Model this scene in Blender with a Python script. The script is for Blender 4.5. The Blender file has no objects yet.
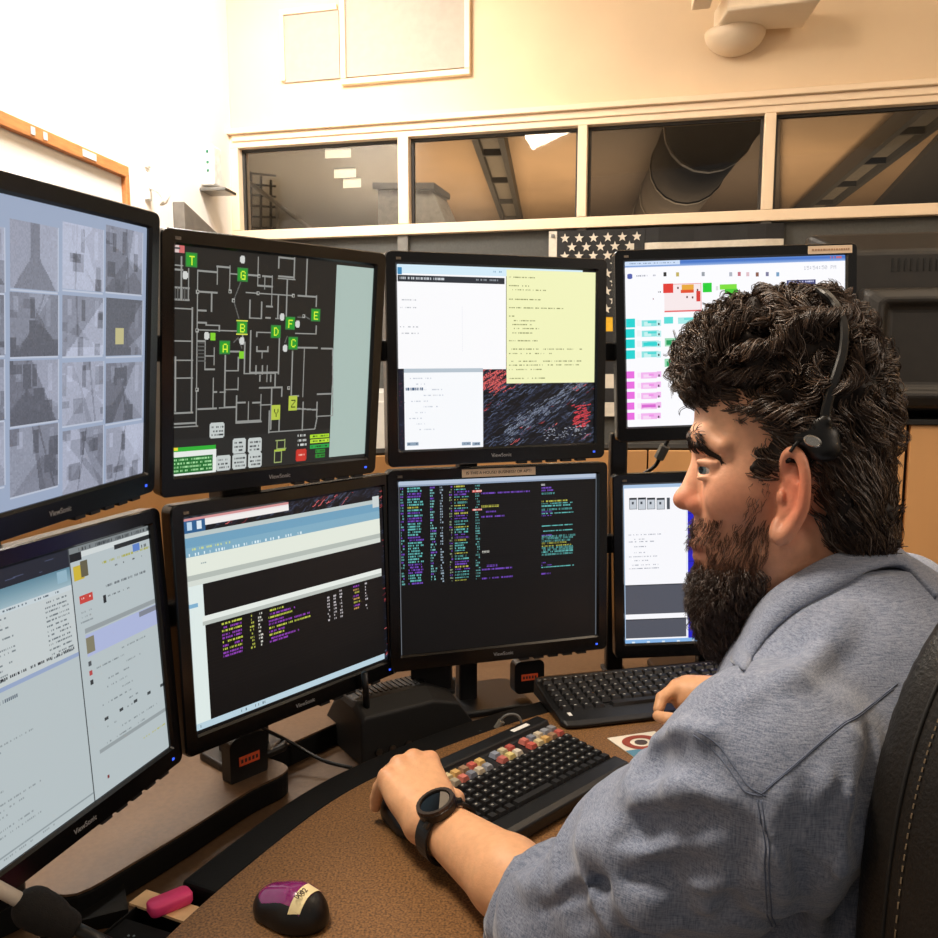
import bpy, math, random
import numpy as np
from mathutils import Matrix, Vector
random.seed(7); RNG = np.random.default_rng(11)
scene = bpy.context.scene
COL = scene.collection

# ------------------------------------------------------------------ camera, world, lamps, exposure
CZ, PIT, FPX = 1.33, math.radians(7.3), 850.0
cs_, sn_ = math.cos(PIT), math.sin(PIT)
cam = bpy.data.cameras.new('camera'); camo = bpy.data.objects.new('camera', cam); COL.objects.link(camo)
cam.sensor_width = 36; cam.sensor_height = 36; cam.lens = 36*FPX/938; cam.clip_start = 0.02
camo.location = (0, 0, CZ); camo.rotation_euler = (math.pi/2-PIT, 0, 0)
scene.camera = camo
vs = scene.view_settings
scene.display_settings.display_device = 'sRGB'
vs.view_transform = 'Standard'; vs.look = 'None'; vs.gamma = 1; vs.use_curve_mapping = False
vs.exposure = 0.0
w = bpy.data.worlds.new('world'); scene.world = w; w.use_nodes = True
w.node_tree.nodes['Background'].inputs[0].default_value = (0.95, 0.86, 0.76, 1)
w.node_tree.nodes['Background'].inputs[1].default_value = 0.26

def area(name, loc, target, sx, sy, power, color):
    l = bpy.data.lights.new(name, 'AREA'); l.shape = 'RECTANGLE'; l.size = sx; l.size_y = sy
    l.energy = power; l.color = color
    o = bpy.data.objects.new(name, l); COL.objects.link(o); o.location = loc
    o.rotation_euler = (Vector(target)-Vector(loc)).to_track_quat('-Z', 'Y').to_euler()
    return o
area('lamp_corner', (-0.85, 2.75, 3.12), (-1.35, 3.25, 1.6), 0.8, 0.4, 74, (1.0, 0.97, 0.93))
area('lamp_over_desk', (-0.75, 1.1, 3.12), (0.15, 0.85, 0.8), 0.7, 0.5, 70, (1.0, 0.86, 0.70))
area('fill_man_back', (2.6, -0.1, 2.6), (0.3, 0.8, 0.8), 0.7, 0.7, 26, (1.0, 0.86, 0.72))  # unseen fill light, added to brighten the man's back
area('lamp_right', (1.7, 1.6, 3.1), (1.2, 2.2, 1.0), 1.3, 0.7, 17, (1.0, 0.80, 0.58))
area('fill_far_column', (-0.1, 4.35, 2.6), (-0.4, 4.95, 2.0), 0.2, 0.2, 2.5, (1.0, 0.9, 0.78))  # small unseen light added only to brighten the white column
area('lamp_far_room', (0.8, 7.0, 1.2), (0.8, 7.6, 3.0), 4.0, 2.0, 160, (1.0, 0.78, 0.55))

# ------------------------------------------------------------------ pixel -> place
def ray(u, v):
    a = (u-469)/FPX; b = (469-v)/FPX
    return np.array([a, cs_+b*sn_, -sn_+b*cs_])
def PD(u, v, depth):                       # at a distance along the view axis
    return np.array([0, 0, CZ])+ray(u, v)*depth
def PY(u, v, Y):
    d = ray(u, v); return np.array([0, 0, CZ])+d*(Y/d[1])
def PZ(u, v, z):
    d = ray(u, v); return np.array([0, 0, CZ])+d*((z-CZ)/d[2])
def proj(P):
    P = np.asarray(P, float)-np.array([0, 0, CZ])
    f = P[..., 1]*cs_-P[..., 2]*sn_; q = P[..., 1]*sn_+P[..., 2]*cs_
    return np.stack([469+FPX*P[..., 0]/f, 469-FPX*q/f], -1)

# ------------------------------------------------------------------ materials
def lin(h):
    if isinstance(h, str):
        h = h.lstrip('#'); h = [int(h[i:i+2], 16)/255 for i in (0, 2, 4)]
    return [x/12.92 if x <= 0.04045 else ((x+0.055)/1.055)**2.4 for x in h]
MATS = {}
def mat(name, color, rough=0.5, metal=0.0, var=0.12, scale=30.0, bump=0.0, bscale=None, spec=0.5, coat=0.0, emis=0.0, color2=None, detail=4, sss=0, stretch=None):
    if name in MATS: return MATS[name]
    m = bpy.data.materials.new(name); m.use_nodes = True; nt = m.node_tree; N = nt.nodes; L = nt.links
    b = N['Principled BSDF']; c = lin(color)
    tc = N.new('ShaderNodeTexCoord'); src = tc.outputs['Object']
    if stretch:
        mp = N.new('ShaderNodeMapping'); mp.inputs['Scale'].default_value = stretch; L.new(src, mp.inputs[0]); src = mp.outputs[0]
    no = N.new('ShaderNodeTexNoise'); no.inputs['Scale'].default_value = scale; no.inputs['Detail'].default_value = detail
    L.new(src, no.inputs['Vector'])
    cr = N.new('ShaderNodeValToRGB'); L.new(no.outputs['Fac'], cr.inputs[0])
    cr.color_ramp.elements[0].position = 0.35; cr.color_ramp.elements[1].position = 0.65
    if color2: a, z = c, lin(color2)
    else: a, z = [x*(1-var) for x in c], [min(1, x*(1+var)) for x in c]
    cr.color_ramp.elements[0].color = (*a, 1); cr.color_ramp.elements[1].color = (*z, 1)
    L.new(cr.outputs[0], b.inputs['Base Color'])
    b.inputs['Roughness'].default_value = rough; b.inputs['Metallic'].default_value = metal
    b.inputs['Specular IOR Level'].default_value = spec; b.inputs['Coat Weight'].default_value = coat
    if sss:
        b.inputs['Subsurface Weight'].default_value = sss; b.inputs['Subsurface Radius'].default_value = (1, .35, .2)
        b.inputs['Subsurface Scale'].default_value = 0.006
    if emis:
        b.inputs['Emission Color'].default_value = (*c, 1); b.inputs['Emission Strength'].default_value = emis
    if bump:
        n2 = N.new('ShaderNodeTexNoise'); n2.inputs['Scale'].default_value = bscale or scale*3; n2.inputs['Detail'].default_value = 3
        L.new(src, n2.inputs['Vector'])
        bp = N.new('ShaderNodeBump'); bp.inputs['Strength'].default_value = bump; bp.inputs['Distance'].default_value = 0.002
        L.new(n2.outputs['Fac'], bp.inputs['Height']); L.new(bp.outputs[0], b.inputs['Normal'])
    MATS[name] = m
    return m
def glass_mat():
    m = bpy.data.materials.new('window_glass'); m.use_nodes = True; N = m.node_tree.nodes; L = m.node_tree.links
    N.remove(N['Principled BSDF']); out = N['Material Output']
    t = N.new('ShaderNodeBsdfTransparent'); t.inputs[0].default_value = (.80, .79, .77, 1)
    g = N.new('ShaderNodeBsdfGlossy'); g.inputs['Roughness'].default_value = 0.03
    f = N.new('ShaderNodeFresnel'); f.inputs[0].default_value = 1.5
    x = N.new('ShaderNodeMixShader'); L.new(f.outputs[0], x.inputs[0]); L.new(t.outputs[0], x.inputs[1]); L.new(g.outputs[0], x.inputs[2])
    L.new(x.outputs[0], out.inputs[0]); return m
def screen_mat(name, strength):
    m = bpy.data.materials.new(name); m.use_nodes = True; N = m.node_tree.nodes; L = m.node_tree.links
    b = N['Principled BSDF']; b.inputs['Base Color'].default_value = (.01, .01, .011, 1); b.inputs['Roughness'].default_value = .35
    b.inputs['Specular IOR Level'].default_value = .3
    a = N.new('ShaderNodeAttribute'); a.attribute_name = 'Col'
    L.new(a.outputs['Color'], b.inputs['Emission Color']); b.inputs['Emission Strength'].default_value = strength
    m.cycles.emission_sampling = 'NONE'; return m
def attr_mat(name, rough, spec=.5, sss=0, bump=0, bscale=300, aniso=0):
    m = bpy.data.materials.new(name); m.use_nodes = True; N = m.node_tree.nodes; L = m.node_tree.links
    b = N['Principled BSDF']; a = N.new('ShaderNodeAttribute'); a.attribute_name = 'Col'
    tc = N.new('ShaderNodeTexCoord'); no = N.new('ShaderNodeTexNoise'); no.inputs['Scale'].default_value = 120; no.inputs['Detail'].default_value = 5
    L.new(tc.outputs['Object'], no.inputs['Vector'])
    mp = N.new('ShaderNodeMapRange'); mp.inputs[3].default_value = .82; mp.inputs[4].default_value = 1.15; L.new(no.outputs['Fac'], mp.inputs[0])
    mx = N.new('ShaderNodeMix'); mx.data_type = 'RGBA'; mx.blend_type = 'MULTIPLY'; mx.inputs[0].default_value = 1
    L.new(a.outputs['Color'], mx.inputs[6]); L.new(mp.outputs[0], mx.inputs[7]); L.new(mx.outputs[2], b.inputs['Base Color'])
    b.inputs['Roughness'].default_value = rough; b.inputs['Specular IOR Level'].default_value = spec
    if sss:
        b.inputs['Subsurface Weight'].default_value = sss; b.inputs['Subsurface Radius'].default_value = (1, .35, .2); b.inputs['Subsurface Scale'].default_value = .005
    if bump:
        n2 = N.new('ShaderNodeTexNoise'); n2.inputs['Scale'].default_value = bscale; n2.inputs['Detail'].default_value = 3
        L.new(tc.outputs['Object'], n2.inputs['Vector'])
        bp = N.new('ShaderNodeBump'); bp.inputs['Strength'].default_value = bump; bp.inputs['Distance'].default_value = 0.001
        L.new(n2.outputs['Fac'], bp.inputs['Height']); L.new(bp.outputs[0], b.inputs['Normal'])
    return m

BLK = mat('black_plastic', '#0d0d0e', .38, bump=.08, bscale=900, var=.2)
GLOSS = mat('gloss_black_bezel', '#0a0a0b', .22, var=.1)
BLK2 = mat('matt_black', '#121212', .6, bump=.2, bscale=700)
KEYM = mat('key_plastic', '#161617', .45, var=.2)
WHITE = mat('white_print', '#d8d8d4', .6, var=.03)
STICK = mat('cream_label', '#e6cdb0', .7, var=.05)
PRINT = mat('dark_print', '#3a2a26', .7, var=.03)
ORANGE = mat('orange_label', '#e2582c', .6, var=.08)
METAL = mat('grey_metal', '#8a8a88', .3, 1.0)
CREAM = mat('cream_paint', '#ecdac0', .55, var=.03, scale=4)

# ------------------------------------------------------------------ meshes
def fast_mesh(name, V, F, smooth=False, cols=None):
    """V (n,3); F (m,k) all the same k"""
    V = np.ascontiguousarray(V, np.float32); F = np.ascontiguousarray(F, np.int32)
    me = bpy.data.meshes.new(name); m, k = F.shape
    me.vertices.add(len(V)); me.vertices.foreach_set('co', V.ravel())
    me.loops.add(m*k); me.loops.foreach_set('vertex_index', F.ravel())
    me.polygons.add(m); me.polygons.foreach_set('loop_start', np.arange(0, m*k, k, dtype=np.int32))
    if smooth: me.polygons.foreach_set('use_smooth', np.ones(m, bool))
    if cols is not None:                     # per-vertex or per-face linear rgb
        cols = np.asarray(cols, np.float32)
        c = cols[F.ravel()] if len(cols) == len(V) and len(V) != m else np.repeat(cols, k, 0)
        a = me.color_attributes.new('Col', 'FLOAT_COLOR', 'CORNER')
        a.data.foreach_set('color', np.concatenate([c, np.ones((len(c), 1), np.float32)], 1).ravel())
    me.update(calc_edges=True); me.validate()
    return me
class MB:
    def __init__(s): s.v = []; s.f = []
    def add(s, vs, fs):
        n = len(s.v); s.v += [tuple(map(float, p)) for p in vs]; s.f += [tuple(i+n for i in f) for f in fs]; return s
    def box(s, c, d, M=None):
        x, y, z = [q/2 for q in d]
        P = [Vector((i*x, j*y, k*z)) for i in (-1, 1) for j in (-1, 1) for k in (-1, 1)]
        if M is not None: P = [M @ p for p in P]
        return s.add([p+Vector(c) for p in P], [(0, 1, 3, 2), (4, 6, 7, 5), (0, 4, 5, 1), (2, 3, 7, 6), (0, 2, 6, 4), (1, 5, 7, 3)])
    def loft(s, rings, caps=True, closed=True):
        n = len(rings[0]); b = len(s.v)
        vs = [p for r in rings for p in r]; fs = []
        for i in range(len(rings)-1):
            for j in range(n if closed else n-1):
                k = (j+1) % n; fs.append((i*n+j, i*n+k, (i+1)*n+k, (i+1)*n+j))
        if caps: fs += [tuple(range(n))[::-1], tuple(range((len(rings)-1)*n, len(rings)*n))]
        return s.add(vs, fs)
    def prism(s, poly, z0, z1, flip=False):
        return s.loft([[(x, y, z0) for x, y in poly], [(x, y, z1) for x, y in poly]])
    def tube(s, pts, r, n=8, caps=True):
        pts = [Vector(p) for p in pts]; R = r if hasattr(r, '__len__') else [r]*len(pts); rings = []; up = None
        for i, p in enumerate(pts):
            t = (pts[min(i+1, len(pts)-1)]-pts[max(i-1, 0)]).normalized()
            if up is None: up = Vector((0, 0, 1)) if abs(t.z) < .9 else Vector((1, 0, 0))
            a = t.cross(up).normalized(); b = a.cross(t).normalized(); up = b
            rings.append([p+a*(math.cos(q)*R[i])+b*(math.sin(q)*R[i]) for q in [2*math.pi*k/n for k in range(n)]])
        return s.loft(rings, caps)
    def build(s, name, m, parent=None, M=None, smooth=False, bevel=0, seg=2):
        me = bpy.data.meshes.new(name); me.from_pydata(s.v, [], s.f); me.update()
        return link(name, me, m, parent, M, smooth, bevel, seg)
def link(name, me, m, parent=None, M=None, smooth=False, bevel=0, seg=2, world=False):
    o = bpy.data.objects.new(name, me); COL.objects.link(o)
    if m is not None and not me.materials: me.materials.append(m)
    if smooth: me.polygons.foreach_set('use_smooth', [True]*len(me.polygons))
    if M is not None: o.matrix_basis = M
    if parent is not None:
        o.parent = parent
        if world: o.matrix_parent_inverse = wm(parent).inverted()
    if bevel:
        b = o.modifiers.new('bevel', 'BEVEL'); b.width = bevel; b.segments = seg; b.limit_method = 'ANGLE'; b.angle_limit = .6
    return o
def wm(o):
    m = Matrix.LocRotScale(o.location, o.rotation_euler, o.scale) if o.rotation_mode != 'QUATERNION' else o.matrix_basis
    return (wm(o.parent) @ o.matrix_parent_inverse @ m) if o.parent else m
def tag(o, label=None, cat=None, group=None, kind=None):
    if label: o['label'] = label
    if cat: o['category'] = cat
    if group: o['group'] = group
    if kind: o['kind'] = kind
    return o
def thing(name, label, cat, loc=(0, 0, 0), rot=(0, 0, 0), group=None):
    o = bpy.data.objects.new(name, None); COL.objects.link(o); o.location = loc; o.rotation_euler = rot
    o.empty_display_size = .05
    return tag(o, label, cat, group)
def struct(name, mb, m, bevel=0):
    o = mb.build(name, m, bevel=bevel); o['kind'] = 'structure'; return o
def rrect(w, h, r, n=5):
    P = []
    for cx, cy, a in ((w/2-r, h/2-r, 0), (-w/2+r, h/2-r, 90), (-w/2+r, -h/2+r, 180), (w/2-r, -h/2+r, 270)):
        for i in range(n+1):
            q = math.radians(a+90*i/n); P.append((cx+r*math.cos(q), cy+r*math.sin(q)))
    return P
def text_mesh(s, size, depth=0.0002):
    c = bpy.data.curves.new('t', 'FONT'); c.body = s; c.size = size; c.align_x = 'CENTER'; c.align_y = 'CENTER'; c.extrude = depth
    c.resolution_u = 3
    o = bpy.data.objects.new('t', c); COL.objects.link(o)
    dg = bpy.context.evaluated_depsgraph_get(); dg.update()
    me = bpy.data.meshes.new_from_object(o.evaluated_get(dg)); bpy.data.objects.remove(o); bpy.data.curves.remove(c)
    return me
# ------------------------------------------------------------------ implicit surfaces
def smin(a, b, k):
    h = np.clip(.5+.5*(b-a)/k, 0, 1); return b*(1-h)+a*h-k*h*(1-h)
_lat = RNG.random((32, 32, 32)).astype(np.float32)
def vnoise(P, f, off=0):
    Q = P*f+off+1000.0; I = np.floor(Q).astype(int); T = Q-I; T = T*T*(3-2*T); I %= 32; J = (I+1) % 32
    x, y, z = T[..., 0], T[..., 1], T[..., 2]
    def g(a, b, c): return _lat[a, b, c]
    a = g(I[..., 0], I[..., 1], I[..., 2])*(1-x)+g(J[..., 0], I[..., 1], I[..., 2])*x
    b = g(I[..., 0], J[..., 1], I[..., 2])*(1-x)+g(J[..., 0], J[..., 1], I[..., 2])*x
    c = g(I[..., 0], I[..., 1], J[..., 2])*(1-x)+g(J[..., 0], I[..., 1], J[..., 2])*x
    d = g(I[..., 0], J[..., 1], J[..., 2])*(1-x)+g(J[..., 0], J[..., 1], J[..., 2])*x
    return (a*(1-y)+b*y)*(1-z)+(c*(1-y)+d*y)*z-.5
class SDF:
    def __init__(s): s.p = []
    def _a(s, op, fn, lo, hi, k): s.p.append((op, fn, np.array(lo)-k-.02, np.array(hi)+k+.02, k)); return s
    def cone(s, a, b, ra, rb, k=.01, op='u'):
        a = np.asarray(a, float); b = np.asarray(b, float); ab = b-a; L = max(ab@ab, 1e-9)
        def fn(P):
            t = np.clip(((P-a)@ab)/L, 0, 1)
            return np.linalg.norm(P-a-t[..., None]*ab, axis=-1)-(ra+(rb-ra)*t)
        m = max(ra, rb); return s._a(op, fn, np.minimum(a, b)-m, np.maximum(a, b)+m, k)
    def chain(s, pts, rs, k=.004, op='u'):
        for i in range(len(pts)-1): s.cone(pts[i], pts[i+1], rs[i], rs[i+1], k, op)
        return s
    def ell(s, c, r, axes=None, k=.01, op='u'):
        c = np.asarray(c, float); r = np.asarray(r, float); A = np.eye(3) if axes is None else np.asarray(axes, float)
        def fn(P):
            q = (P-c)@A.T; k0 = np.linalg.norm(q/r, axis=-1); k1 = np.linalg.norm(q/(r*r), axis=-1)
            return k0*(k0-1)/np.maximum(k1, 1e-9)
        m = np.abs(A.T)@r
        return s._a(op, fn, c-m, c+m, k)
    def plane(s, pt, n, lo, hi, k=.01, op='s'):          # half space on the +n side
        pt = np.asarray(pt, float); n = np.asarray(n, float); n = n/np.linalg.norm(n)
        return s._a(op, lambda P: -((P-pt)@n), lo, hi, k)
    def _c(s, F, D, op, k):
        if op == 'u': return smin(F, D, k)
        if op == 's': return -smin(-F, D, k)
        return -smin(-F, -D, k)
    def at(s, P):
        F = np.full(P.shape[:-1], .2)
        for op, fn, lo, hi, k in s.p:
            D = fn(P); I = np.all((P > lo) & (P < hi), -1) if op == 's' and np.all(np.isfinite(lo)) else None
            G = s._c(F, D, op, k); F = G if I is None else np.where(I, G, F)
        return F
    def mesh(s, lo, hi, h, disp=None):
        lo = np.asarray(lo, float); hi = np.asarray(hi, float); n = np.ceil((hi-lo)/h).astype(int)+1
        ax = [lo[i]+np.arange(n[i])*h for i in range(3)]
        F = np.full(n, .2)
        for op, fn, a, b, k in s.p:
            i0 = [max(0, int((a[i]-lo[i])/h)) for i in range(3)]; i1 = [min(n[i], int((b[i]-lo[i])/h)+2) for i in range(3)]
            if any(i0[i] >= i1[i] for i in range(3)): continue
            sl = tuple(slice(i0[i], i1[i]) for i in range(3))
            P = np.stack(np.meshgrid(ax[0][sl[0]], ax[1][sl[1]], ax[2][sl[2]], indexing='ij'), -1)
            F[sl] = s._c(F[sl], fn(P), op, k)
        if disp is not None:
            m = np.abs(F) < .03; idx = np.argwhere(m); P = lo+idx*h; F[m] += disp(P)
        F[0] = F[-1] = .1; F[:, 0] = F[:, -1] = .1; F[:, :, 0] = F[:, :, -1] = .1
        return nets(F, lo, h)
    def hit(s, u, v, t0=.3, t1=2.0, off=0.0, iters=60):
        """where the line of sight through (u,v) meets the surface"""
        return s.hits([(u, v)], t0, t1, iters)[0]
    def hits(s, uv, t0=.3, t1=2.0, iters=50):
        d = np.array([ray(u, v) for u, v in uv]); d /= np.linalg.norm(d, axis=1, keepdims=True); o = np.array([0, 0, CZ]); t = np.full(len(d), t0)
        for _ in range(iters):
            e = s.at(o+d*t[:, None]); t = np.minimum(t+e*.8, t1)
            if np.max(np.abs(e)) < 3e-4: break
        return o+d*t[:, None]
    def normal(s, P, e=.002):
        P = np.asarray(P, float); K4 = ((1, -1, -1), (-1, -1, 1), (-1, 1, -1), (1, 1, 1)); g = 0
        for k in K4: k = np.array(k, float); g = g+k*s.at(P+k*e)[..., None]
        return g/np.maximum(np.linalg.norm(g, axis=-1, keepdims=True), 1e-9)
def nets(F, lo, h):
    S = F < 0; n = np.array(F.shape)
    cnt = np.zeros(n-1, np.int8)
    for i in (0, 1):
        for j in (0, 1):
            for k in (0, 1): cnt += S[i:n[0]-1+i, j:n[1]-1+j, k:n[2]-1+k]
    act = (cnt > 0) & (cnt < 8); idx = -np.ones(n-1, int); C = np.argwhere(act); idx[act] = np.arange(len(C))
    acc = np.zeros((len(C), 3)); num = np.zeros(len(C))
    for ax in range(3):
        o = [q for q in range(3) if q != ax]
        for a in (0, 1):
            for b in (0, 1):
                A = np.zeros(3, int); A[o[0]] = a; A[o[1]] = b; B = A.copy(); B[ax] = 1
                ia = tuple((C+A).T); ib = tuple((C+B).T); fa, fb = F[ia], F[ib]; m = (fa < 0) != (fb < 0)
                t = np.where(m, fa/np.where(m, fa-fb, 1), 0)
                p = np.tile(A.astype(float), (len(C), 1)); p[:, ax] = t
                acc[m] += p[m]; num[m] += 1
    V = lo+(C+acc/num[:, None])*h; Q = []
    for ax in range(3):
        o = [q for q in range(3) if q != ax]
        sa = [slice(None)]*3; sb = [slice(None)]*3; sa[ax] = slice(0, -1); sb[ax] = slice(1, None)
        d = np.argwhere(S[tuple(sa)] != S[tuple(sb)])
        d = d[(d[:, o[0]] > 0) & (d[:, o[1]] > 0) & (d[:, o[0]] < n[o[0]]-1) & (d[:, o[1]] < n[o[1]]-1)]
        def g(a, b):
            e = d.copy(); e[:, o[0]] -= a; e[:, o[1]] -= b; return idx[tuple(e.T)]
        q = np.stack([g(1, 1), g(0, 1), g(0, 0), g(1, 0)], 1)
        flip = S[tuple(d.T)] == (ax == 1); q[flip] = q[flip][:, ::-1]; Q.append(q)
    return V, np.concatenate(Q)
def smooth_mesh(V, F, it=1, lam=.5):
    for _ in range(it):
        A = np.zeros_like(V); N = np.zeros(len(V))
        for a, b in ((0, 1), (1, 2), (2, 3), (3, 0)):
            np.add.at(A, F[:, a], V[F[:, b]]); np.add.at(A, F[:, b], V[F[:, a]]); np.add.at(N, F[:, a], 1); np.add.at(N, F[:, b], 1)
        V = V+(A/np.maximum(N, 1)[:, None]-V)*lam
    return V
def strands_mesh(name, P, r0, r1, cols):
    """P (n,k,3) paths -> thin three-sided tapering locks; cols (n,3)"""
    n, k, _ = P.shape; T = np.gradient(P, axis=1); T /= np.maximum(np.linalg.norm(T, axis=-1, keepdims=True), 1e-9)
    ref = np.array([.3, .9, .2]); A = np.cross(T, ref); A /= np.maximum(np.linalg.norm(A, axis=-1, keepdims=True), 1e-6); B = np.cross(T, A)
    rr = (r0+(r1-r0)*np.linspace(0, 1, k)**2)[None, :, None]
    V = np.stack([P+rr*(A*math.cos(q)+B*math.sin(q)) for q in (0, 2.094, 4.189)], 2).reshape(-1, 3)
    i = np.arange(n)[:, None, None]*k*3; j = np.arange(k-1)[None, :, None]*3; c = np.arange(3)[None, None, :]; d = (c+1) % 3
    F = np.stack([i+j+c, i+j+d, i+j+3+d, i+j+3+c], -1).reshape(-1, 4)
    C = np.repeat(cols, k*3, 0)
    return fast_mesh(name, V, F, True, C)

# ================================================================== THE ROOM
WY = math.radians(14)
WM = Matrix.Translation((0, 3.9, 0)) @ Matrix.Rotation(-WY, 4, 'Z')        # local: x along the wall, -y into the room, z up
WT = np.array([math.cos(WY), -math.sin(WY), 0]); WN = np.array([-math.sin(WY), -math.cos(WY), 0])
def wallhit(u, v, off=0.0):
    d = ray(u, v); o = np.array([0, 0, CZ]); p0 = np.array([0, 3.9, 0])+WN*off
    p = o+d*((WN@(p0-o))/(WN@d)); return float(WT@(p-p0)), float(p[2])
PEACH = mat('peach_wall_paint', '#ddc3a0', .75, var=.03, scale=3, bump=.05, bscale=200)
TRIMM = mat('cream_trim', '#ecd3b3', .5, var=.02, scale=5)
DARKW = mat('charcoal_partition', '#4b4a46', .85, var=.08, scale=120)
TAN = mat('tan_laminate', '#cf9c66', .5, var=.05, scale=9, stretch=(1, 1, .15))
WWALL = mat('white_wall_paint', '#f3ece2', .7, var=.02, scale=3)
def wall_struct(name, boxes, m, bevel=0):
    b = MB()
    for x0, x1, y0, y1, z0, z1 in boxes: b.box(((x0+x1)/2, (y0+y1)/2, (z0+z1)/2), (x1-x0, y1-y0, z1-z0))
    o = struct(name, b, m, bevel); o.matrix_basis = WM; return o
SL = -1.16                                                        # the corner with the left wall
wall_struct('wall_back', [(2.595, 3.55, 0, .12, 0, 2.386), (SL, 3.55, 0, .12, 2.385, 3.2)], PEACH)
wall_struct('wall_back_lower', [(SL, 2.6, .02, .12, 0, 1.90)], DARKW)
wall_struct('trim_1', [(SL+.005, 2.6, -.05, .0, 2.375, 2.40), (SL+.02, 2.6, -.03, .0, 2.345, 2.375)], TRIMM, .004)      # ledge over the windows
wall_struct('trim_2', [(SL, 2.6, -.02, .1, 2.318, 2.385), (SL, 2.6, -.02, .1, 1.895, 1.94)], TRIMM, .003)            # head and sill rails
wall_struct('trim_3', [(a, b, -.022, .09, 1.94, 2.318) for a, b in ((SL, -1.115), (-.325, -.275), (.482, .522), (1.236, 1.28), (2.06, 2.6))], TRIMM, .003)
for a, b in ((-.335, -.285), (.482, .522), (1.236, 1.28)):
    o = wall_struct('trim_4', [(a, b, -.006, .02, .05, 1.895)], mat('grey_mullion', '#6b6862', .7), .002)
GL = glass_mat()
for i, (a, b) in enumerate(((-1.115, -.325), (-.275, .482), (.522, 1.236), (1.28, 2.06))):
    f = MB()
    t = .012
    for x0, x1, z0, z1 in ((a, b, 1.94, 1.94+t*.5), (a, b, 2.318-t, 2.318), (a, a+t, 1.94, 2.318), (b-t, b, 1.94, 2.318)): f.box(((x0+x1)/2, .03, (z0+z1)/2), (x1-x0, .02, z1-z0))
    o = struct('window_%d' % (i+1), f, mat('dark_gasket', '#33302c', .6)); o.matrix_basis = WM
    g = MB().box(((a+b)/2, .03, 2.129), (b-a-.01, .006, .37)).build('pane', GL, o)
# framed panel high on the wall
pl = thing('wall_access_panel', 'large square cream framed access panel high on the back wall', 'panel'); pl.matrix_basis = WM @ Matrix.Translation((-.29, -.002, 2.80))
b = MB()
for x0, x1, z0, z1 in ((-.30, .30, -.24, -.215), (-.30, -.275, -.215, .2), (.275, .30, -.215, .2), (-.30, .30, .2, .225)): b.box(((x0+x1)/2, -.012, (z0+z1)/2), (x1-x0, .028, z1-z0))
b.build('frame', TRIMM, pl, bevel=.004); MB().box((0, -.004, 0), (.55, .012, .41)).build('board', mat('pale_grey_board', '#a89e90', .8, var=.03), pl)
pl = thing('wall_access_panel', 'partly seen cream panel left of the large square wall panel', 'panel'); pl.matrix_basis = WM @ Matrix.Translation((-.745, -.002, 2.80))
b = MB()
for x0, x1, z0, z1 in ((-.14, .14, .085, .11), (-.14, -.12, -.2, .085)): b.box(((x0+x1)/2, -.010, (z0+z1)/2), (x1-x0, .02, z1-z0))
b.build('frame', TRIMM, pl, bevel=.003); MB().box((0.01, -.003, -.06), (.27, .010, .29)).build('board', mat('pale_grey_board', '#cfc2b0'), pl)
# left wall (perpendicular to the back wall)
cor = np.array([0, 3.9, 0])+WT*SL
LT = np.array([-.110, -.994, 0]); LT /= np.linalg.norm(LT); LN = np.array([-LT[1], LT[0], 0])*1.0     # toward the camera along the wall; normal into the room
if LN[0] < 0: LN = -LN
def leftpt(u, v, off=0.0):
    d = ray(u, v); o = np.array([0, 0, CZ]); p0 = cor+LN*off
    return o+d*((LN@(p0-o))/(LN@d))
b = MB(); A = cor+LT*4.6; A2 = A-LN*.12; C2 = cor-LN*.12
b.prism([tuple(cor[:2]), tuple(A[:2]), tuple(A2[:2]), tuple(C2[:2])], 0, 3.2); struct('wall_left', b, WWALL)
b = MB(); e_ = np.array([0, 3.9, 0])+WT*3.5; b.prism([tuple(e_[:2]), (e_[0]+.15, e_[1]), (e_[0]+.15, -1.2), (e_[0], -1.2)], 0, 3.2); struct('wall_right', b, PEACH)
b = MB(); b.prism([(-3, -1.2), (3.4, -1.2), (3.4, 4.6), (-3, 4.6)], -.05, 0); struct('floor', b, mat('carpet_floor', '#5b5348', .95, var=.2, scale=200))
b = MB(); q = [tuple((cor+WT*0-LN*.1)[:2]), tuple((cor+WT*3.9)[:2]), (3.2, -1.2), (-2.6, -1.2)]
b.prism([(p[0], p[1]) for p in q], 3.2, 3.26); struct('ceiling', b, mat('ceiling_paint', '#efe2cc', .9, var=.03))
LMX = Matrix(((-LT[0], -LN[0], 0, 0), (-LT[1], -LN[1], 0, 0), (0, 0, 1, 0), (0, 0, 0, 1)))          # local x away along the wall, -y into the room
def on_left(u, v, off=0.0): return Matrix.Translation(leftpt(u, v, off)) @ LMX
# whiteboard with timber frame
P1 = leftpt(0, 112); P2 = leftpt(121, 167); Lb = float((P2-P1)@(-LT)); zt = (P1[2]+P2[2])/2
wbM = Matrix.Translation((P2[0], P2[1], P2[2])) @ LMX
wb = thing('whiteboard', 'whiteboard in an orange timber frame on the left wall', 'whiteboard'); wb.matrix_basis = wbM
TIM = mat('orange_timber', '#c9824a', .5, var=.15, scale=20, stretch=(1, 6, 6)); WW = Lb+.9
b = MB(); f_ = .040
b.box((-WW/2, -.015, -f_/2), (WW, .03, f_)); b.box((-WW/2, -.015, -1.1), (WW, .03, f_)); b.box((-.012, -.015, -.55), (.024, .031, 1.05)); b.box((-WW+.02, -.015, -.55), (.04, .03, 1.05))
b.build('frame', TIM, wb, bevel=.003)
MB().box((-WW/2, -.006, -.55), (WW-.04, .01, 1.06)).build('board', mat('whiteboard_surface', '#f6f4ee', .25, var=.01), wb)
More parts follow.
